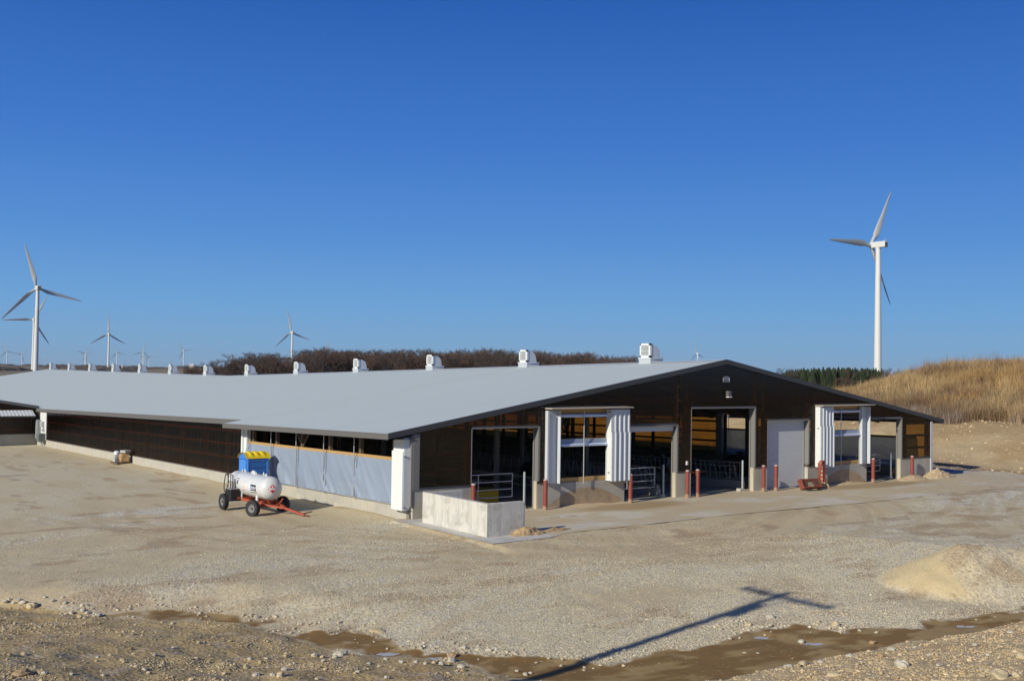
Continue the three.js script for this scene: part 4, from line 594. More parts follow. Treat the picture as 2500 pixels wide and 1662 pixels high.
// ---- pallet with blocks and a paper sack against the long wall
{
  const z = -38.2, x = -.75, t = thing('pallet', 'weathered wooden pallet loaded against the long wall', 'pallet', x, H(x, z) + .0, z, .1); const pw = M(.16, .115, .075, .9);
  for (let k = 0; k < 6; k++) mesh('deck_board', boxc(1.1, .022, .14, 0, .125, -.5 + k * .2), pw, t); for (const xx of [-.48, 0, .48]) mesh('stringer', boxc(.06, .1, 1.15, xx, .06, 0), pw, t);
  const y = H(x, z) + .137, blockM = M(.40, .40, .385, .9);
  const blk = (dx, dy, dz, w, h, d, ry, lab) => { const b = thing('concrete_block', lab, 'block', x + dx, y + dy, z + dz, ry, 'concrete blocks on the pallet'); mesh('block_body', rbox(w, h, d, .012, 0, h / 2, 0), blockM, b); mesh('end_face', rbox(w * .6, h * .5, .012, .005, 0, h / 2, d / 2 + .003), M(.3, .3, .29, .9), b); };
  blk(-.12, 0, -.28, .62, .26, .5, .05, 'grey concrete block lowest on the pallet'); blk(-.1, .262, -.22, .6, .22, .52, -.04, 'grey concrete block stacked on the lowest one'); blk(.22, .66, .3, .5, .17, .58, .35, 'grey concrete slab tilted on top of the brown sack');
  const s = thing('paper_sack', 'crumpled brown paper sack on the pallet', 'sack', x + .12, y, z + .32); mesh('sack_body', (() => { const g = new RoundedBoxGeometry(.62, .6, .5, 6, .12), p = g.attributes.position; for (let i = 0; i < p.count; i++) { const n = fbm(p.getX(i) * 7 + 9, p.getY(i) * 7 + p.getZ(i) * 5 + 9, 3) - .5; p.setXYZ(i, p.getX(i) * (1 + .35 * n), p.getY(i) * (1 + .2 * n) + .3, p.getZ(i) * (1 + .35 * n)); } g.computeVertexNormals(); return g; })(), M(.40, .265, .125, .85), s); mesh('sack_label', boxc(.02, .06, .12, -.335, .3, .0), M(.75, .72, .66, .7), s);
  const w = thing('plastic_bag', 'white plastic bag lying on the block stack', 'bag', x - .2, y + .485, z - .32); mesh('bag_body', (() => { const g = new THREE.SphereGeometry(.2, 16, 12), p = g.attributes.position; for (let i = 0; i < p.count; i++) { const n = fbm(p.getX(i) * 12 + 4, p.getY(i) * 12 + p.getZ(i) * 9 + 4, 3); p.setXYZ(i, p.getX(i) * (.7 + .7 * n), p.getY(i) * (.6 + .5 * n) + .12, p.getZ(i) * (.9 + .6 * n)); } g.computeVertexNormals(); return g; })(), M(.72, .75, .8, .5), w);
}
// ---- electrical cabinets on the white post
{
  const cab = (z, y, w, h, d, c, lab) => { const t = thing('electrical_cabinet', lab, 'cabinet', -.16, y, z, 0, 'electrical cabinets on the white post'); mesh('case', rbox(d, h, w, .015, -d / 2, h / 2, 0), M(...c, .5), t); mesh('door', rbox(.012, h * .9, w * .88, .005, -d - .006, h / 2, 0), M(c[0] * 1.08, c[1] * 1.08, c[2] * 1.08, .5), t); mesh('hasp', boxc(.025, .06, .03, -d - .02, h * .5, w * .36), darkSteel, t); return t; };
  cab(-65.0, -.45, .75, 1.72, .3, [.24, .265, .27], 'tall grey electrical cabinet at the end of the long wall');
  cab(-63.6, .66, .6, .5, .25, [.42, .43, .42], 'small pale grey electrical box beside the tall cabinet'); cab(-63.35, .3, .32, .22, .2, [.36, .38, .4], 'smallest electrical box below the pale one');
  const t = cab(-63.3, -.62, .95, .72, .55, [.12, .145, .14], 'dark green electrical cabinet on two pipe legs'); mesh('pipe_leg', [rod([-.2, 0, .15], [-.2, -.62, .15], .05, 8), rod([-.2, 0, -.2], [-.2, -.62, -.2], .05, 8)], galv, t); mesh('lid', rbox(.6, .03, 1.0, .01, -.29, .735, 0), M(.3, .33, .33, .5), t);
}
// ---- rusty red loader attachments by the roller door
{
  const t = thing('attachment_plate', 'rusty red loader attachment plate lying before the roller door', 'attachment', 24.7, .03, 1.25, -.12); t.scale.setScalar(.85);
  const tilt = new THREE.Euler(-.5, 0, 0), tl = g => g.applyMatrix4(new THREE.Matrix4().makeRotationFromEuler(tilt)).translate(0, .06, 0);
  mesh('back_plate', [tl(box(-.75, -.27, .02, .62, 0, .05)), tl(box(.27, .75, .02, .62, 0, .05))], darkRust, t);
  mesh('top_flange', [tl(box(-.8, .8, .58, .68, -.25, .06))], machineRed, t); mesh('bottom_flange', [tl(box(-.8, .8, 0, .06, -.05, .28))], machineRed, t);
  mesh('side_cheek', [tl(box(-.82, -.76, 0, .66, -.2, .2))], machineRed, t); mesh('side_cheek', [tl(box(.76, .82, 0, .66, -.2, .2))], darkRust, t);
  const rg = new THREE.TorusGeometry(.26, .03, 6, 20, Math.PI).translate(0, .3, .02); mesh('centre_arch', [tl(rg)], darkRust, t);
  mesh('hose', new THREE.TubeGeometry(new THREE.CatmullRomCurve3([V(-.8, .25, .2), V(-.85, .05, .4), V(-.5, .02, .55), V(-.3, .02, .45), V(.05, .02, .6), V(.35, .02, .55)]), 30, .02, 6), M(.03, .028, .026, .8), t);
  const m = thing('attachment_mast', 'rusty red slotted mast frame leaning against a bollard', 'attachment', 26.32, .02, .72, .2);
  const lean = g => g.rotateZ(-.06).rotateX(-.08);
  mesh('mast_plate', [lean(box(.0, .05, 0, 1.5, -.13, .13)), lean(box(.05, .14, 0, 1.5, -.13, -.09)), lean(box(.05, .14, 0, 1.5, .09, .13))], stdT(rustTex([.3, .035, .03], .7), .65), m);
  for (let k = 0; k < 6; k++) mesh('slot', lean(boxc(.012, .1, .12, -.006, .25 + k * .22, 0)), M(.35, .30, .2, .8), m);
  mesh('strut', [beam([-.95, .02, .1], [.0, 1.5, -.02], .06, .07)], machineRed, m); mesh('foot_bar', beam([-.95, .03, .12], [.1, .04, .1], .08, .06), darkRust, m);
}
// ---- utility poles outside the frame whose shadows cross the yard
function pole(x, z, h, lab, arm) { const y = H(x, z), t = thing('utility_pole', lab, 'pole', x, y, z); const wd = M(.14, .1, .07, .9); mesh('shaft', cyl(.2, h + .3, 0, h / 2 - .15, 0, 14, .13), wd, t); if (arm) { mesh('crossarm', boxc(.14, .16, 3.3, 0, h - .35, .3), wd, t); mesh('arm_brace', [beam([.05, h - 1.2, 0], [.05, h - .4, .75], .04, .05), beam([.05, h - 1.2, 0], [.05, h - .4, -.6], .04, .05)], wd, t); for (const z2 of [-1.2, -.6, .9, 1.8]) mesh('insulator', cyl(.06, .2, 0, h - .17, z2, 8, .04), M(.4, .38, .35, .3), t); mesh('transformer', cyl(.22, .8, .32, h - 1.6, .1, 16), M(.4, .42, .42, .5), t); } return t; }
pole(-24.9, 23.2, 12.75 - H(-24.9, 23.2), 'tall wooden utility pole with crossarm on the embankment', true);
pole(-21.5, -31.3, 6.6, 'short bare wooden pole at the outer edge of the side yard', false);
// ---- shallow puddles with a skin of ice, lying in the hollows of the ditch
{
  const im = new THREE.MeshPhysicalMaterial({ color: lin(.50, .50, .49), roughness: .35, ior: 1.31 });
  const lab = ['icy puddle on the ditch mud nearest the pole shadow', 'icy puddle beside a small rock in the ditch mud', 'long icy puddle at the foot of the gravel heap', 'puddle in the ditch below the flat slab of stone', 'small puddle in the ditch by the rubble ridge'];
  PUD.forEach(([x, z, a, b], i) => { const s = new THREE.Shape(); for (let k = 0; k < 48; k++) { const t = k / 48 * 6.2832, X = Math.cos(t) * a * 1.3, Y = Math.sin(t) * b * 1.3; k ? s.lineTo(X, Y) : s.moveTo(X, Y); } const o = mesh('ice_puddle', new THREE.ShapeGeometry(s).rotateX(-Math.PI / 2).rotateY(-.6387), im); o.position.set(x, H(x, z) + .022, z); tag(o, lab[i], 'puddle'); });
}
// ---- single rocks: [u, v, width in photo pixels, flatness]
{
  const RK = [];
  const add = (u0, v0, L) => L.forEach(([a, b, r, f = .7, tone = 0]) => RK.push([u0 + a / 2.775, v0 + b / 2.775, r * 2 / 2.775, f, tone]));
  add(0, 1300, [[300, 440, 12], [355, 465, 17], [420, 440, 12], [125, 460, 15], [155, 480, 22], [215, 505, 38, .6, 1], [150, 515, 15], [60, 455, 12], [30, 470, 14], [90, 480, 13], [560, 530, 18], [590, 548, 18], [535, 572, 20, .7, 1], [665, 568, 24], [640, 550, 13], [440, 480, 16], [155, 958, 60, .4, 2], [300, 960, 22], [975, 930, 16], [700, 970, 15], [1730, 970, 22], [1900, 975, 32, .8, 1], [1845, 965, 18], [1925, 930, 20], [2130, 835, 22], [2270, 850, 22], [1990, 890, 16], [1690, 860, 17], [2310, 828, 40, .5], [1045, 830, 14], [890, 905, 12], [660, 848, 14], [480, 960, 14], [1170, 780, 12], [2190, 870, 14], [1800, 855, 13]]);
  add(800, 1300, [[330, 668, 58, .3, 1], [925, 790, 20, 1], [840, 845, 32, .6, 2], [840, 872, 34, .6], [770, 895, 22], [720, 885, 20, .7, 1], [1145, 797, 15, 1], [1092, 800, 22], [905, 915, 26], [915, 938, 18, .7, 2], [200, 945, 16], [1105, 405, 12], [400, 985, 18], [600, 880, 20], [500, 880, 18], [390, 860, 16], [60, 830, 26], [280, 890, 15], [880, 770, 12], [660, 890, 15], [1280, 940, 14], [1340, 965, 18], [1375, 955, 14]]);
  add(1650, 1300, [[645, 577, 27], [490, 628, 22, .6, 1], [1085, 630, 30, .8, 1], [1325, 425, 13], [765, 912, 30, .5], [862, 900, 36, .7, 1], [985, 880, 20], [1185, 840, 26, .6], [1335, 752, 22, .7, 2], [1360, 680, 13], [850, 745, 24], [1540, 912, 46, .8], [2340, 850, 30, .9, 1], [2200, 985, 62, .6, 1], [1390, 840, 20, .7, 2], [1070, 968, 38, .5, 1], [2030, 765, 18], [1950, 952, 28, .6, 2], [1460, 795, 24, .6], [1945, 132, 9], [435, 715, 11], [370, 722, 12], [962, 625, 12], [1250, 668, 14], [2050, 490, 11], [2315, 975, 28, .7, 1], [1880, 425, 18, .4, 1], [2270, 680, 24, .5], [1720, 830, 14], [1620, 780, 12], [2120, 830, 16], [1780, 900, 14], [470, 815, 16, .4], [560, 818, 14, .4], [1920, 910, 13], [2080, 930, 15]]);
  const geos = [0, 1, 2, 3, 4].map(k => stoneGeo(k * 3.7 + 1, 2)); geos.forEach(g => g.computeVertexNormals());
  const rt = b => stdT(tex(128, 128, (i, j, o) => { const n = fbm(i / 14, j / 14, 4), k = .72 + .56 * n; o[0] = b[0] * k; o[1] = b[1] * k; o[2] = b[2] * k; }, true, true), .92);
  const mats = [rt([.48, .45, .36]), rt([.50, .42, .26]), rt([.40, .285, .155])];
  const tones = ['pale grey limestone', 'cream limestone', 'brownish'];
  RK.forEach(([u, v, w, f, tone], i) => { const p = ground(u, v), d = p.distanceTo(CAM), r = w * d / F / 2; const o = mesh('rock', geos[i % 5], mats[tone]); o.scale.set(r * .95, r * 1.25 * f, r * .85); o.rotation.set(rr(-.2, .2), rr(0, 6.28), rr(-.2, .2)); o.position.set(p.x, p.y + r * f * .35, p.z); const [e, m] = yardZones(p.x, p.z), zone = e > .5 ? (p.x < -6 ? 'on the brown rubble slope' : 'on the tan stony embankment') : m > .5 ? 'in the wet ditch mud' : p.x < -13 ? 'on gravel beside the rubble slope' : p.z < 14 ? 'out on the open gravel yard' : 'on the gravel edge beside the ditch', size = r > .24 ? 'big' : r > .13 ? 'middling' : 'small', L = `${size} ${tones[tone]} rock ${zone}`; tag(o, L, 'rock', L.replace('rock', 'rocks')); });
}
// ------------------------------------------------------------------ inside of the barn
{
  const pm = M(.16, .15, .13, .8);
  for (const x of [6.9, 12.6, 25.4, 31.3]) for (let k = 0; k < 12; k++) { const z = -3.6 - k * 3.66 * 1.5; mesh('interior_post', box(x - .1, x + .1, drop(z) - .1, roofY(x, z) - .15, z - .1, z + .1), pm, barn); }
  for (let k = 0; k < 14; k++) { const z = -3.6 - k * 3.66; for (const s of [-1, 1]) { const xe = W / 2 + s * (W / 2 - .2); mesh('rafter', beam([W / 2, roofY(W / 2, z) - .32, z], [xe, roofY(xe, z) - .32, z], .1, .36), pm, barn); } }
  for (const x of [5, 8.5, 15.6, 22.5, 29.5, 33]) mesh('stall_pipe', [rod([x, 1.15 + drop(-1.5), -2.2], [x, 1.15 + drop(-50), -50], .035, 6), rod([x, .75 + drop(-1.5), -2.2], [x, .75 + drop(-50), -50], .03, 6)], galv, barn);
}
// headlock rows either side of the feed alley
{
  const row = (x, lab) => { const t = thing('headlock_row', lab, 'railing', x, 0, -1.4, 0, 'headlock rows along the feed alley'); const y = z => drop(z - 1.4);
    mesh('curb', (() => { const g = box(-.1, .1, 0, 1, -46, 0), p = g.attributes.position; for (let i = 0; i < p.count; i++) p.setY(i, y(p.getZ(i)) + (p.getY(i) > .5 ? .42 : -.1)); return boxUV(g); })(), conc, t);
    for (const h of [.5, 1.42]) mesh('rail', rod([0, y(0) + h, 0], [0, y(-46) + h, -46], .03, 6), galv, t);
    for (let k = 0; k < 60; k++) { const z = -.3 - k * .74; mesh('neck_bar', [rod([0, y(z) + .5, z], [0, y(z) + 1.42, z], .02, 5), rod([0, y(z) + .5, z - .2], [0, y(z) + 1.42, z - .48], .02, 5)], galv, t); } return t; };
  row(22.2, 'row of galvanised neck bars on a curb right of the feed alley'); row(15.7, 'row of galvanised neck bars on a curb left of the feed alley');
}
// yellow trough behind the first gate
{ const t = thing('water_trough', 'yellow plastic water trough behind the first gate', 'trough', 4.9, -.02, -2.2, .1); mesh('basin', [rbox(2.0, .62, .7, .12, 0, .42, 0)], M(.62, .40, .02, .5), t); mesh('rim', rbox(2.06, .08, .76, .03, 0, .76, 0), M(.55, .36, .02, .5), t); mesh('foot_block', [boxc(.3, .14, .6, -.7, .07, 0), boxc(.3, .14, .6, .7, .07, 0)], M(.35, .28, .15, .9), t); }
// circulation fans hung under the rafters
{
  const mk = (x, y, z, ry, lab) => { const t = thing('barn_fan', lab, 'fan', x, y, z, ry, 'circulation fans hanging in the barn'); const r = .68; mesh('shroud', new THREE.TorusGeometry(r, .05, 8, 32), darkSteel, t); mesh('cage_ring', [new THREE.TorusGeometry(r * .66, .012, 5, 28), new THREE.TorusGeometry(r * .33, .012, 5, 24)], darkSteel, t); mesh('motor', cyl(.13, .3, 0, 0, 0, 12).rotateX(Math.PI / 2), darkSteel, t); for (let k = 0; k < 6; k++) mesh('fan_blade', boxc(.17, r * .86, .02, 0, r * .48, 0).rotateY(.45).rotateZ(k * Math.PI / 3), M(.1, .1, .1, .6), t); for (let k = 0; k < 8; k++) mesh('cage_spoke', rod([0, 0, .09], [r * Math.cos(k * .785), r * Math.sin(k * .785), .05], .01, 4), darkSteel, t); mesh('hanger', [rod([-.5, r * .7, 0], [-.5, 1.3, 0], .02, 5), rod([.5, r * .7, 0], [.5, 1.3, 0], .02, 5)], darkSteel, t); return t; };
  mk(24.6, drop(-8) + 3.7, -9, .5, 'round caged barn fan seen through the tall central doorway'); mk(15.2, drop(-6) + 3.75, -8.5, .5, 'round caged barn fan seen through the first curtained window');
}
// ---- cows
{
  const N = 56, S = 1.25;
  function cowGeo(headUp) {
    const mc = new MarchingCubes(N, new THREE.MeshBasicMaterial(), false, false, 60000); mc.isolation = 0;
    const caps = [ // a, b, ra, rb  (x forward, y up)
      [[-.72, 1.16, 0], [.55, 1.12, 0], .33, .34], [[-.6, 1.02, 0], [.45, .95, 0], .34, .32], [[-.8, 1.26, .1], [-.8, 1.26, -.1], .2, .2],
      [[.5, 1.15, 0], [.95, headUp ? 1.42 : 1.05, 0], .25, .16], [[.95, headUp ? 1.42 : 1.05, 0], [1.17, headUp ? 1.3 : .72, 0], .155, .09],
      ...[-1, 1].flatMap(s => [[[.95, headUp ? 1.5 : 1.12, s * .1], [.93, headUp ? 1.53 : 1.13, s * .28], .045, .035],
        [[.48, .95, s * .19], [.5, .52, s * .2], .14, .075], [[.5, .52, s * .2], [.49, .05, s * .2], .07, .06],
        [[-.75, 1.05, s * .2], [-.62, .68, s * .2], .2, .1], [[-.62, .68, s * .2], [-.82, .48, s * .2], .09, .065], [[-.82, .48, s * .2], [-.8, .05, s * .2], .062, .06]]),
      [[-1.02, 1.3, 0], [-1.08, .6, 0], .03, .03], [[-.45, .72, 0], [-.35, .66, 0], .14, .13]];
    const f = mc.field; let i = 0;
    for (let z = 0; z < N; z++) for (let y = 0; y < N; y++) for (let x = 0; x < N; x++, i++) {
      const px = (x / N * 2 - 1) * S, py = (y / N * 2 - 1) * S + .85, pz = (z / N * 2 - 1) * S; let d = 9;
      for (const [a, b, ra, rb] of caps) { const dx = b[0] - a[0], dy = b[1] - a[1], dz = b[2] - a[2], t = clamp(((px - a[0]) * dx + (py - a[1]) * dy + (pz - a[2]) * dz) / (dx * dx + dy * dy + dz * dz), 0, 1), q = Math.hypot(px - a[0] - dx * t, py - a[1] - dy * t, pz - a[2] - dz * t) - mix(ra, rb, t), k = .07, h = clamp(.5 + .5 * (q - d) / k, 0, 1); d = mix(q, d, h) - k * h * (1 - h); }
      f[i] = -d;
    }
    mc.update(); const c = mc.count, P = new Float32Array(c * 3), Nn = new Float32Array(c * 3), C = new Float32Array(c * 3), uv = new Float32Array(c * 2);
    for (let k = 0; k < c; k++) { const x = mc.positionArray[k * 3] * S, y = mc.positionArray[k * 3 + 1] * S + .85, z = mc.positionArray[k * 3 + 2] * S; P[k * 3] = x; P[k * 3 + 1] = y; P[k * 3 + 2] = z; for (let q = 0; q < 3; q++) Nn[k * 3 + q] = mc.normalArray[k * 3 + q]; const w = fbm(x * 1.6 + 5 + (headUp ? 3 : 0), y * 1.6 + z * .9 + 5, 2) > .58 || y < .35; C.set(w ? [.6, .58, .54] : [.022, .02, .018], k * 3); }
    const g = new THREE.BufferGeometry(); g.setAttribute('position', new THREE.BufferAttribute(P, 3)); g.setAttribute('normal', new THREE.BufferAttribute(Nn, 3)); g.setAttribute('color', new THREE.BufferAttribute(C, 3)); g.setAttribute('uv', new THREE.BufferAttribute(uv, 2)); g.computeVertexNormals(); return g;
  }
  const up = cowGeo(true), down = cowGeo(false), hide = new THREE.MeshStandardMaterial({ vertexColors: true, roughness: .85, side: THREE.DoubleSide });
  const put = (x, z, ry, g, lab) => { const t = thing('cow', lab, 'cow', x, drop(z) - .01, z, ry, 'black and white dairy cows inside the barn'); mesh('body', g, hide, t); mesh('muzzle', T(new THREE.SphereGeometry(.085, 12, 8), 1.19, g === up ? 1.28 : .68, 0), M(.12, .09, .085, .6), t); for (const s of [-1, 1]) mesh('eye', T(new THREE.SphereGeometry(.025, 8, 6), 1.06, g === up ? 1.44 : .98, s * .115), M(.01, .01, .01, .2), t); };
  put(24.6, -4.2, 2.9, down, 'black and white cow standing right of the tall central doorway'); put(27.6, -6.8, .4, up, 'black and white cow behind the second curtained window'); put(33.0, -5.0, .5, up, 'black and white cow behind the gate of the last doorway'); put(24.2, -9.5, 3.3, up, 'black and white cow deep inside beyond the neck bars'); put(13.4, -9, 3.4, down, 'black and white cow deep inside the second doorway');
}
// ------------------------------------------------------------------ dry grass, trees and turbines
// ---- grass on the berm: clumps of long dry blades
{
  const clump = (n, h, spread) => { const P = [], Nn = []; for (let k = 0; k < n; k++) { const a = rnd() * 6.28, r = Math.sqrt(rnd()) * spread, x = Math.cos(a) * r, z = Math.sin(a) * r, hh = h * rr(.55, 1.1), lx = rr(-.3, .42) * hh, lz = rr(-.3, .3) * hh, w = rr(.008, .02), b = rnd() * 3.14, wx = Math.cos(b) * w, wz = Math.sin(b) * w; const m = .55; P.push(x - wx, 0, z - wz, x + wx, 0, z + wz, x + lx * .35 + wx * .8, hh * m, z + lz * .35 + wz * .8, x - wx, 0, z - wz, x + lx * .35 + wx * .8, hh * m, z + lz * .35 + wz * .8, x + lx * .35 - wx * .8, hh * m, z + lz * .35 - wz * .8, x + lx * .35 - wx * .8, hh * m, z + lz * .35 - wz * .8, x + lx * .35 + wx * .8, hh * m, z + lz * .35 + wz * .8, x + lx, hh * .97, z + lz); } const g = new THREE.BufferGeometry(); g.setAttribute('position', new THREE.Float32BufferAttribute(P, 3)); g.setAttribute('uv', new THREE.Float32BufferAttribute(new Float32Array(P.length / 3 * 2), 2)); g.computeVertexNormals(); return g; };
  const mat = new THREE.MeshStandardMaterial({ color: 0xffffff, roughness: .9, side: THREE.DoubleSide });
  const mk = (name, label, g, n, pick) => { const im = new THREE.InstancedMesh(g, mat, n), m = new THREE.Matrix4(), q = new THREE.Quaternion(); let k = 0, tr = 0; while (k < n && tr++ < n * 10) { const s = pick(); if (!s) continue; q.setFromAxisAngle(V(0, 1, 0), rnd() * 6.28); m.compose(V(s.x, H(s.x, s.z) - .05, s.z), q, V(s.s, s.s * rr(.8, 1.2), s.s)); im.setMatrixAt(k, m); im.setColorAt(k, s.c); k++; } im.count = k; im.name = name; im.userData = { kind: 'stuff', label, category: 'grass' }; im.castShadow = im.receiveShadow = true; scene.add(im); };
  const gc = (x, z) => { const n = fbm(x * .16, z * .16, 3), t = fbm(x * .5 + 9, z * .5, 3), k = rr(.75, 1.25); let c = mixc([.38, .235, .085], [.41, .29, .14], sst(.35, .65, n)); c = mixc(c, [.2, .12, .06], sst(.47, .64, t) * .85); c = mixc(c, [.17, .115, .07], sst(62, 56, x) * sst(-2, -10, z) * .8); return c.map(v => v * k); };
  mk('berm_grass', 'tall dry golden grass covering the berm', clump(34, 1.25, .5), 24000, () => { const x = rr(53, 92), z = rr(-95, 14), s = x - 45.5; const edge = lut([[-95, 9], [-30, 10.5], [-14, 12.5], [-8, 10.5], [14, 9.5]], z) + 2.5 * (fbm(x * .3, z * .3, 2) - .5); if (s < edge) return null; return { x, z, s: rr(.75, 1.15), c: lin(...gc(x, z)) }; });
  mk('brush', 'grey brown brush at the foot of the grassy berm', clump(26, 1.0, .55), 3400, () => { const x = rr(54, 63), z = rr(-32, 2), s = x - 45.5; if (fbm(x * .35 + 3, z * .35, 3) < .48) return null; const k = rr(.7, 1.2); return { x, z, s: rr(.6, 1.05), c: rnd() < .4 ? lin(.27 * k, .235 * k, .2 * k) : lin(.2 * k, .13 * k, .075 * k) }; });
  mk('crest_weeds', 'thin dark weed stalks along the berm crest', clump(7, 1.9, .3), 500, () => { const x = rr(68, 78), z = rr(-40, 8); const k = rr(.7, 1.2); return { x, z, s: rr(.7, 1.15), c: lin(.2 * k, .14 * k, .09 * k) }; });
}
// ---- trees
const twigMats = [M(.07, .055, .047, .9), M(.09, .068, .055, .9), M(.10, .058, .04, .9)], barkMat = M(.08, .066, .056, .9);
function bareTree(k, h) { // returns trunk and twig geometry
  const trunk = [], P = [];
  const sliver = (a, b, w) => { const d = b.clone().sub(a), s = V(rr(-1, 1), rr(-.3, .3), rr(-1, 1)).cross(d).normalize().multiplyScalar(w); P.push(a.x - s.x, a.y - s.y, a.z - s.z, a.x + s.x, a.y + s.y, a.z + s.z, b.x, b.y, b.z); };
  const grow = (a, d, L, r, lvl) => {
    const b = a.clone().addScaledVector(d, L);
    if (lvl < 2) trunk.push(rod(a.toArray(), b.toArray(), r, lvl ? 4 : 6, r * .62)); else sliver(a, b, Math.max(.035, r * .9));
    if (lvl >= 5) return; const n = lvl === 0 ? 6 : lvl < 3 ? 4 : 4;
    for (let i = 0; i < n; i++) { const t = lvl === 0 ? rr(.45, 1) : rr(.35, 1), p = a.clone().lerp(b, t), az = rnd() * 6.28, sp = lvl === 0 ? rr(.35, .85) : rr(.4, .95), nd = d.clone().multiplyScalar(Math.cos(sp)).add(V(Math.cos(az), rr(.0, .45), Math.sin(az)).multiplyScalar(Math.sin(sp))).normalize(); grow(p, nd, L * (lvl === 0 ? rr(.55, .8) : rr(.5, .72)), r * .5, lvl + 1); }
  };
  grow(V(0, -.3, 0), V(rr(-.06, .06), 1, rr(-.06, .06)).normalize(), h * .42, h * .016, 0);
  const g = new THREE.BufferGeometry(); g.setAttribute('position', new THREE.Float32BufferAttribute(P, 3)); g.setAttribute('uv', new THREE.Float32BufferAttribute(new Float32Array(P.length / 3 * 2), 2)); g.computeVertexNormals(); return [merge(trunk), g];
}
const bare = [0, 1, 2, 3, 4, 5].map(k => bareTree(k, 13));
const azPos = (u, d) => { const r = ray(u, 900); r.multiplyScalar(d / Math.hypot(r.x, r.z)); return V(CAM.x + r.x, 0, CAM.z + r.z); };
{ // tops of the wood as seen over the roof: [u, v of the skyline]
  const TOP = [[440, 893], [520, 884], [560, 872], [590, 862], [640, 860], [690, 864], [720, 862], [760, 850], [800, 848], [860, 852], [920, 855], [980, 852], [1040, 852], [1090, 856], [1160, 850], [1200, 848], [1260, 858], [1310, 852], [1370, 862], [1430, 858], [1480, 866], [1540, 868], [1590, 878]];
  const protos = bare.map(([t, c], k) => { const g = new THREE.Group(); mesh('trunk', t, barkMat, g); mesh('crown', c, twigMats[k % 3], g); return g; });
  const TH = bare.map(([, c]) => { c.computeBoundingBox(); return c.boundingBox.max.y * .97; });
  let n = 0;
  for (let row = 0; row < 4; row++) for (let i = 0; i < 62; i++) {
    const u = mix(455, 1575, (i + rr(-.4, .4) + row * .27) / 61.5); if (u < 450 || u > 1585 || (u < 730 && row > 0 && rnd() < .55)) continue; const d = 400 + row * 17 + rr(-7, 7), p = azPos(u, d), base = -1.5, v = lut(TOP, u) + rr(-3, 6) + (row === 0 ? 7 : 0), hor = 890.57 + u * .0148, top = CAM.y + (hor - v) / F * d * 1.0, s = clamp((top - base) / TH[(n * 5 + row) % 6], .45, 1.8);
    const o = protos[(n * 5 + row) % 6].clone(); o.name = numbered('bare_tree'); o.position.set(p.x, base, p.z); o.rotation.y = rr(0, 6.28); o.scale.set(s * rr(.85, 1.15), s, s * rr(.85, 1.15)); const kind = ['dark grey', 'grey brown', 'reddish brown'][((n * 5 + row) % 6) % 3], L = `${s > 1.02 ? 'tall' : s > .8 ? 'middling' : 'low'} ${kind} leafless tree in the ${u < 735 ? 'thin left end' : 'dense middle'} of the wood`.replace('thin left end', 'thin end by the silos'); tag(o, L, 'tree', L.replace('tree', 'trees')); scene.add(o); n++;
  }
  // undergrowth that closes the wood
  const im = new THREE.InstancedMesh(bare[3][1], M(.06, .048, .042, .95), 900), m = new THREE.Matrix4(), q = new THREE.Quaternion();
  for (let k = 0; k < 900; k++) { const u = mix(470, 1575, Math.pow(rnd(), .8)), d = rr(405, 480), p = azPos(u, d), s = rr(.5, .86) * clamp((900 - lut(TOP, u)) / 38, .3, 1); q.setFromAxisAngle(V(0, 1, 0), rnd() * 6.28); m.compose(V(p.x, -2.5, p.z), q, V(s * 1.3, s, s * 1.3)); im.setMatrixAt(k, m); }
  im.name = 'wood_undergrowth'; im.userData = { kind: 'stuff', label: 'tangled leafless undergrowth filling the wood', category: 'undergrowth' }; im.castShadow = im.receiveShadow = true; scene.add(im);
  // a few loose bare trees right of the gable peak
  for (const [u, v, d] of [[1905, 888, 300], [1925, 884, 280], [1885, 892, 310], [2165, 888, 300], [2190, 884, 290], [2060, 896, 250]]) { const p = azPos(u, d), base = 1, hor = 890.57 + u * .0148, s = clamp((CAM.y + (hor - v) / F * d - base) / 13.2, .3, 1.2); const o = protos[n++ % 6].clone(); o.name = numbered('bare_tree'); o.position.set(p.x, base, p.z); o.scale.setScalar(s); o.rotation.y = rr(0, 6); tag(o, 'leafless tree standing beside the dark conifers', 'tree', 'bare trees beside the conifers'); scene.add(o); }
  // conifers
  const con = () => { const P = []; for (let k = 0; k < 900; k++) { const t = Math.pow(rnd(), .7), y = .6 + t * 8.6, R = (1 - t) * 3.0 * rr(.7, 1.1) + .15, a = rnd() * 6.28, x0 = Math.cos(a) * R * .35, z0 = Math.sin(a) * R * .35, x1 = Math.cos(a) * R, z1 = Math.sin(a) * R, w = .22 + .3 * (1 - t), cx = -Math.sin(a) * w, cz = Math.cos(a) * w; P.push(x0 - cx * .4, y + .25, z0 - cz * .4, x1 + cx * .2, y - .25 * R, z1 + cz * .2, x0 + cx, y + .05, z0 + cz); P.push(x0 + cx * .6, y + .3, z0 + cz * .6, x0 - cx, y - .05, z0 - cz, x1, y - .3 * R + .1, z1); } const g = new THREE.BufferGeometry(); g.setAttribute('position', new THREE.Float32BufferAttribute(P, 3)); g.setAttribute('uv', new THREE.Float32BufferAttribute(new Float32Array(P.length / 3 * 2), 2)); g.computeVertexNormals(); return g; };
  const cg = [con(), con(), con()], cm = [M(.024, .04, .017, .9), M(.034, .052, .02, .9)];
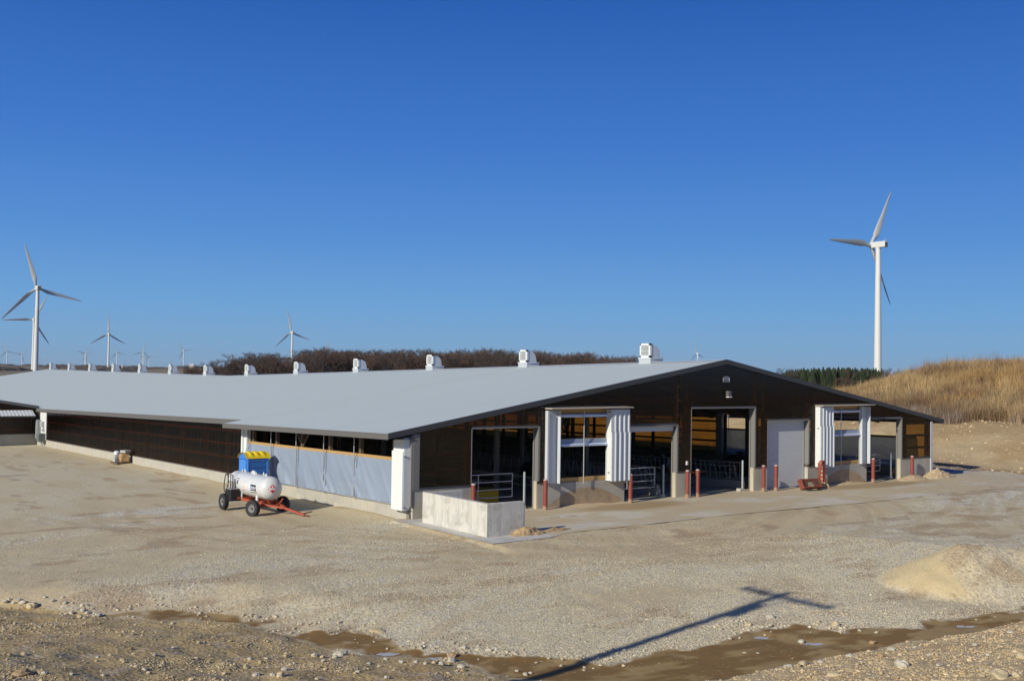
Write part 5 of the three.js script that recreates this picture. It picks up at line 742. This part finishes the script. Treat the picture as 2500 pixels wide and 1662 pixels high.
  for (let i = 0; i < 64; i++) { const u = mix(1912, 2152, (i + rr(-.4, .4)) / 63), d = rr(285, 330), p = azPos(u, d), v = 902 - 3 * Math.sin((u - 1912) / 240 * 3.14) + rr(-2, 5) + (u < 1960 ? (1960 - u) * .12 : 0), hor = 890.57 + u * .0148, base = .5, s = (CAM.y + (hor - v) / F * d - base) / 9.3; const o = group('conifer', scene, p.x, base, p.z, rr(0, 6)); o.scale.set(s * rr(.9, 1.2), s, s * rr(.9, 1.2)); mesh('trunk', cyl(.16, 4, 0, 1.6, 0, 6, .08), barkMat, o); mesh('crown', cg[i % 3], cm[i % 2], o); const L = `${i % 2 ? 'lighter green' : 'darkest green'} conifer in the dense row behind the grassy berm`; tag(o, L, 'tree', L.replace('conifer', 'conifers')); }
}
// ---- far tree belts, fields' edges and farmsteads
{
  const g = new THREE.IcosahedronGeometry(1, 1), p = g.attributes.position; for (let i = 0; i < p.count; i++) { const s = .75 + .5 * vn(p.getX(i) * 2 + 9, p.getY(i) * 2 + p.getZ(i) * 2 + 9); p.setXYZ(i, p.getX(i) * s, p.getY(i) * s, p.getZ(i) * s); } g.computeVertexNormals();
  const N = 5200, im = new THREE.InstancedMesh(g, M(1, 1, 1, .95), N), m = new THREE.Matrix4(), q = new THREE.Quaternion();
  const B = [[1300, 2.5, -60, 330], [1700, 3, 120, 520], [2300, 5, -80, 620], [3000, 9, -80, 700], [4200, 14, -80, 760], [5600, 20, -80, 800], [1500, 6, 1550, 2100], [2600, 8, 1500, 2200]];
  for (let k = 0; k < N; k++) { const b = B[k % B.length], u = rr(b[2], b[3]), d = b[0] * (1 + .05 * Math.sin(u * .02) + rr(-.03, .03)), q2 = azPos(u, d), s = rr(3.5, 6.5) * (.8 + d / 5000), keep = fbm(u * .013 + b[0], 3, 3); m.compose(V(q2.x, -8 + b[1] * .45 * fbm(u * .006 + b[0] * .1, 1, 2) + (keep > .42 ? 3.6 : -9), q2.z), q.setFromAxisAngle(V(0, 1, 0), rnd() * 6), V(s * 2.2, s * 1.15, s * 1.6)); im.setMatrixAt(k, m); const c = rr(.75, 1.25); im.setColorAt(k, lin(.085 * c, .068 * c, .052 * c)); }
  im.name = 'distant_woods'; im.userData = { kind: 'stuff', label: 'distant dark tree belts along the horizon', category: 'woods' }; im.castShadow = im.receiveShadow = true; scene.add(im);
  const silo = (u, d, r, h, lab, pale) => { const q2 = azPos(u, d), t = thing('silo', lab, 'silo', q2.x, -4, q2.z, 0, 'far farm silos'); mesh('drum', cyl(r, h, 0, h / 2, 0, 16), M(pale ? .6 : .3, pale ? .6 : .27, pale ? .58 : .24, .7), t); mesh('dome', T(new THREE.SphereGeometry(r, 16, 6, 0, 6.283, 0, 1.571), 0, h, 0), M(pale ? .7 : .4, pale ? .7 : .4, pale ? .7 : .4, .6), t); };
  silo(470, 1500, 3.6, 12, 'pale domed silo beside the far left end of the wood', true); silo(464.5, 1505, 2.2, 14, 'dark slim silo next to the pale domed silo', false); silo(299, 1800, 2.4, 11, 'brown slim silo on the far plain between roof ventilators', false);
  const shed = (u, d, w, h, lab, c) => { const q2 = azPos(u, d), t = thing('farmhouse', lab, 'building', q2.x, -4, q2.z, -.64, 'far farm buildings'); mesh('wall', boxc(w, h, w * .5, 0, h / 2, 0), M(...c, .8), t); mesh('roof', new THREE.ExtrudeGeometry(new THREE.Shape([new THREE.Vector2(-w * .28, 0), new THREE.Vector2(w * .28, 0), new THREE.Vector2(0, h * .5)]), { depth: w * 1.04, bevelEnabled: false }).rotateY(Math.PI / 2).translate(-w * .52, h, 0), M(.45, .44, .43, .7), t); };
  [[322, 2000, 14, 5, 'far white farm shed left of the wood', [.6, .6, .58]], [334, 2050, 10, 5, 'far red farm shed left of the wood', [.28, .1, .07]], [356, 1900, 18, 4.5, 'long far pale shed left of the wood', [.55, .53, .5]], [385, 1700, 16, 4, 'far tan farm building left of the wood', [.5, .4, .28]], [405, 1650, 12, 4.5, 'far grey farm building near the silos', [.4, .4, .4]]].forEach(a => shed(...a));
}
// ---- wind turbines, all turned into the same wind
{
  const tm = M(.62, .64, .62, .45), bm = M(.42, .45, .46, .5);
  const blade = (() => { const R = 39.5, st = [[0, 1.1, 1.1, 0], [2.5, 1.1, 1.05, 0], [5, 1.35, .9, .3], [8, 2.1, .6, .33], [12, 1.95, .46, .26], [20, 1.45, .33, .16], [30, .95, .2, .07], [37, .55, .12, .02], [R, .12, .04, 0]]; const n = 10, P = []; return surf(n, st.length - 1, (u, v) => { const s = st[Math.round(v * (st.length - 1))], a = u * Math.PI * 2, c = Math.cos(a), q = Math.sin(a), x = c * s[1] + (s[0] > 3 ? s[1] * .35 : 0), z = q * s[2] * (1 - .35 * c), w = s[3] + .12, cw = Math.cos(w), sw = Math.sin(w); return [x * cw - z * sw, s[0] + 1.2, x * sw + z * cw]; }); })();
  const tower = new THREE.LatheGeometry([[2.25, -6], [2.25, 0], [1.95, 30], [1.65, 60], [1.45, 77.8]].map(p => new THREE.Vector2(...p)), 28);
  const LIST = [['R', 2145, 597, 640, 60, 'tallest wind turbine standing behind the grassy berm'], ['L', 91, 702, 942, 106, 'large wind turbine rising over the far end of the roof'], ['L', 82, 780, 1513, 63, 'wind turbine half hidden behind the large turbine tower'], ['L', 265, 815, 2124, 91, 'wind turbine with one blade straight up over the roof ventilators'], ['L', 713, 811, 1920, 102, 'wind turbine rising from the left end of the wood'], ['f', 16, 857, 4990, 107], ['f', 53, 866, 5254, 45], ['f', 208, 863, 4754, 43], ['f', 206.5, 868, 5300, 20], ['f', 285, 860, 4538, 110], ['f', 349, 859, 4538, 77], ['f', 351, 875, 5546, 20], ['f', 363, 871, 6239, 122], ['f', 448, 855, 4160, 126], ['f', 563, 869, 6239, 38], ['f', 799, 857, 3840, 78, 'far wind turbine showing only its rotor above the wood'], ['f', 1704, 863, 3442, 102, 'lone far wind turbine beside the gable peak']];
  for (const [kind, u, v, d, ang, lab] of LIST) {
    const r = ray(u, v).multiplyScalar(d), hub = CAM.clone().add(r), t = thing('wind_turbine', lab ?? 'small far wind turbine on the plain beyond the roof', 'wind turbine', hub.x, hub.y - 80, hub.z, 0, lab ? 'wind turbines' : 'far wind turbines on the plain');
    mesh('tower', tower, tm, t);
    mesh('nacelle', [rbox(3.3, 3.7, 9.6, .5, 0, 79.9, .8), cyl(1.6, 1, 0, 77.9, 0, 16)], tm, t); mesh('vane_mast', [rod([.6, 81.6, 4.6], [.6, 83.4, 4.6], .12, 4), rod([-.6, 81.6, 4.6], [-.6, 82.8, 4.6], .12, 4)], bm, t);
    mesh('rear_vent', boxc(2.7, 2.6, .1, 0, 79.8, 5.63), M(.12, .12, .12, .8), t);
    const rot = group('rotor', t, 0, 80, -5.0); mesh('hub', new THREE.LatheGeometry([[0, -1.9], [.9, -1.6], [1.5, -.7], [1.65, .4], [1.5, 1.2], [0, 1.3]].map(p => new THREE.Vector2(...p)), 20).rotateX(Math.PI / 2), tm, rot);
    // the rotor faces -z, so seen from here its screen right is +x
    for (let k = 0; k < 3; k++) { const b = mesh('blade', blade, bm, rot); b.rotation.z = (ang + k * 120 - 90) * Math.PI / 180; }
  }
}
scene.fog = new THREE.FogExp2(new THREE.Color(.62, .72, .82), .00003);
renderer.render(scene, camera);
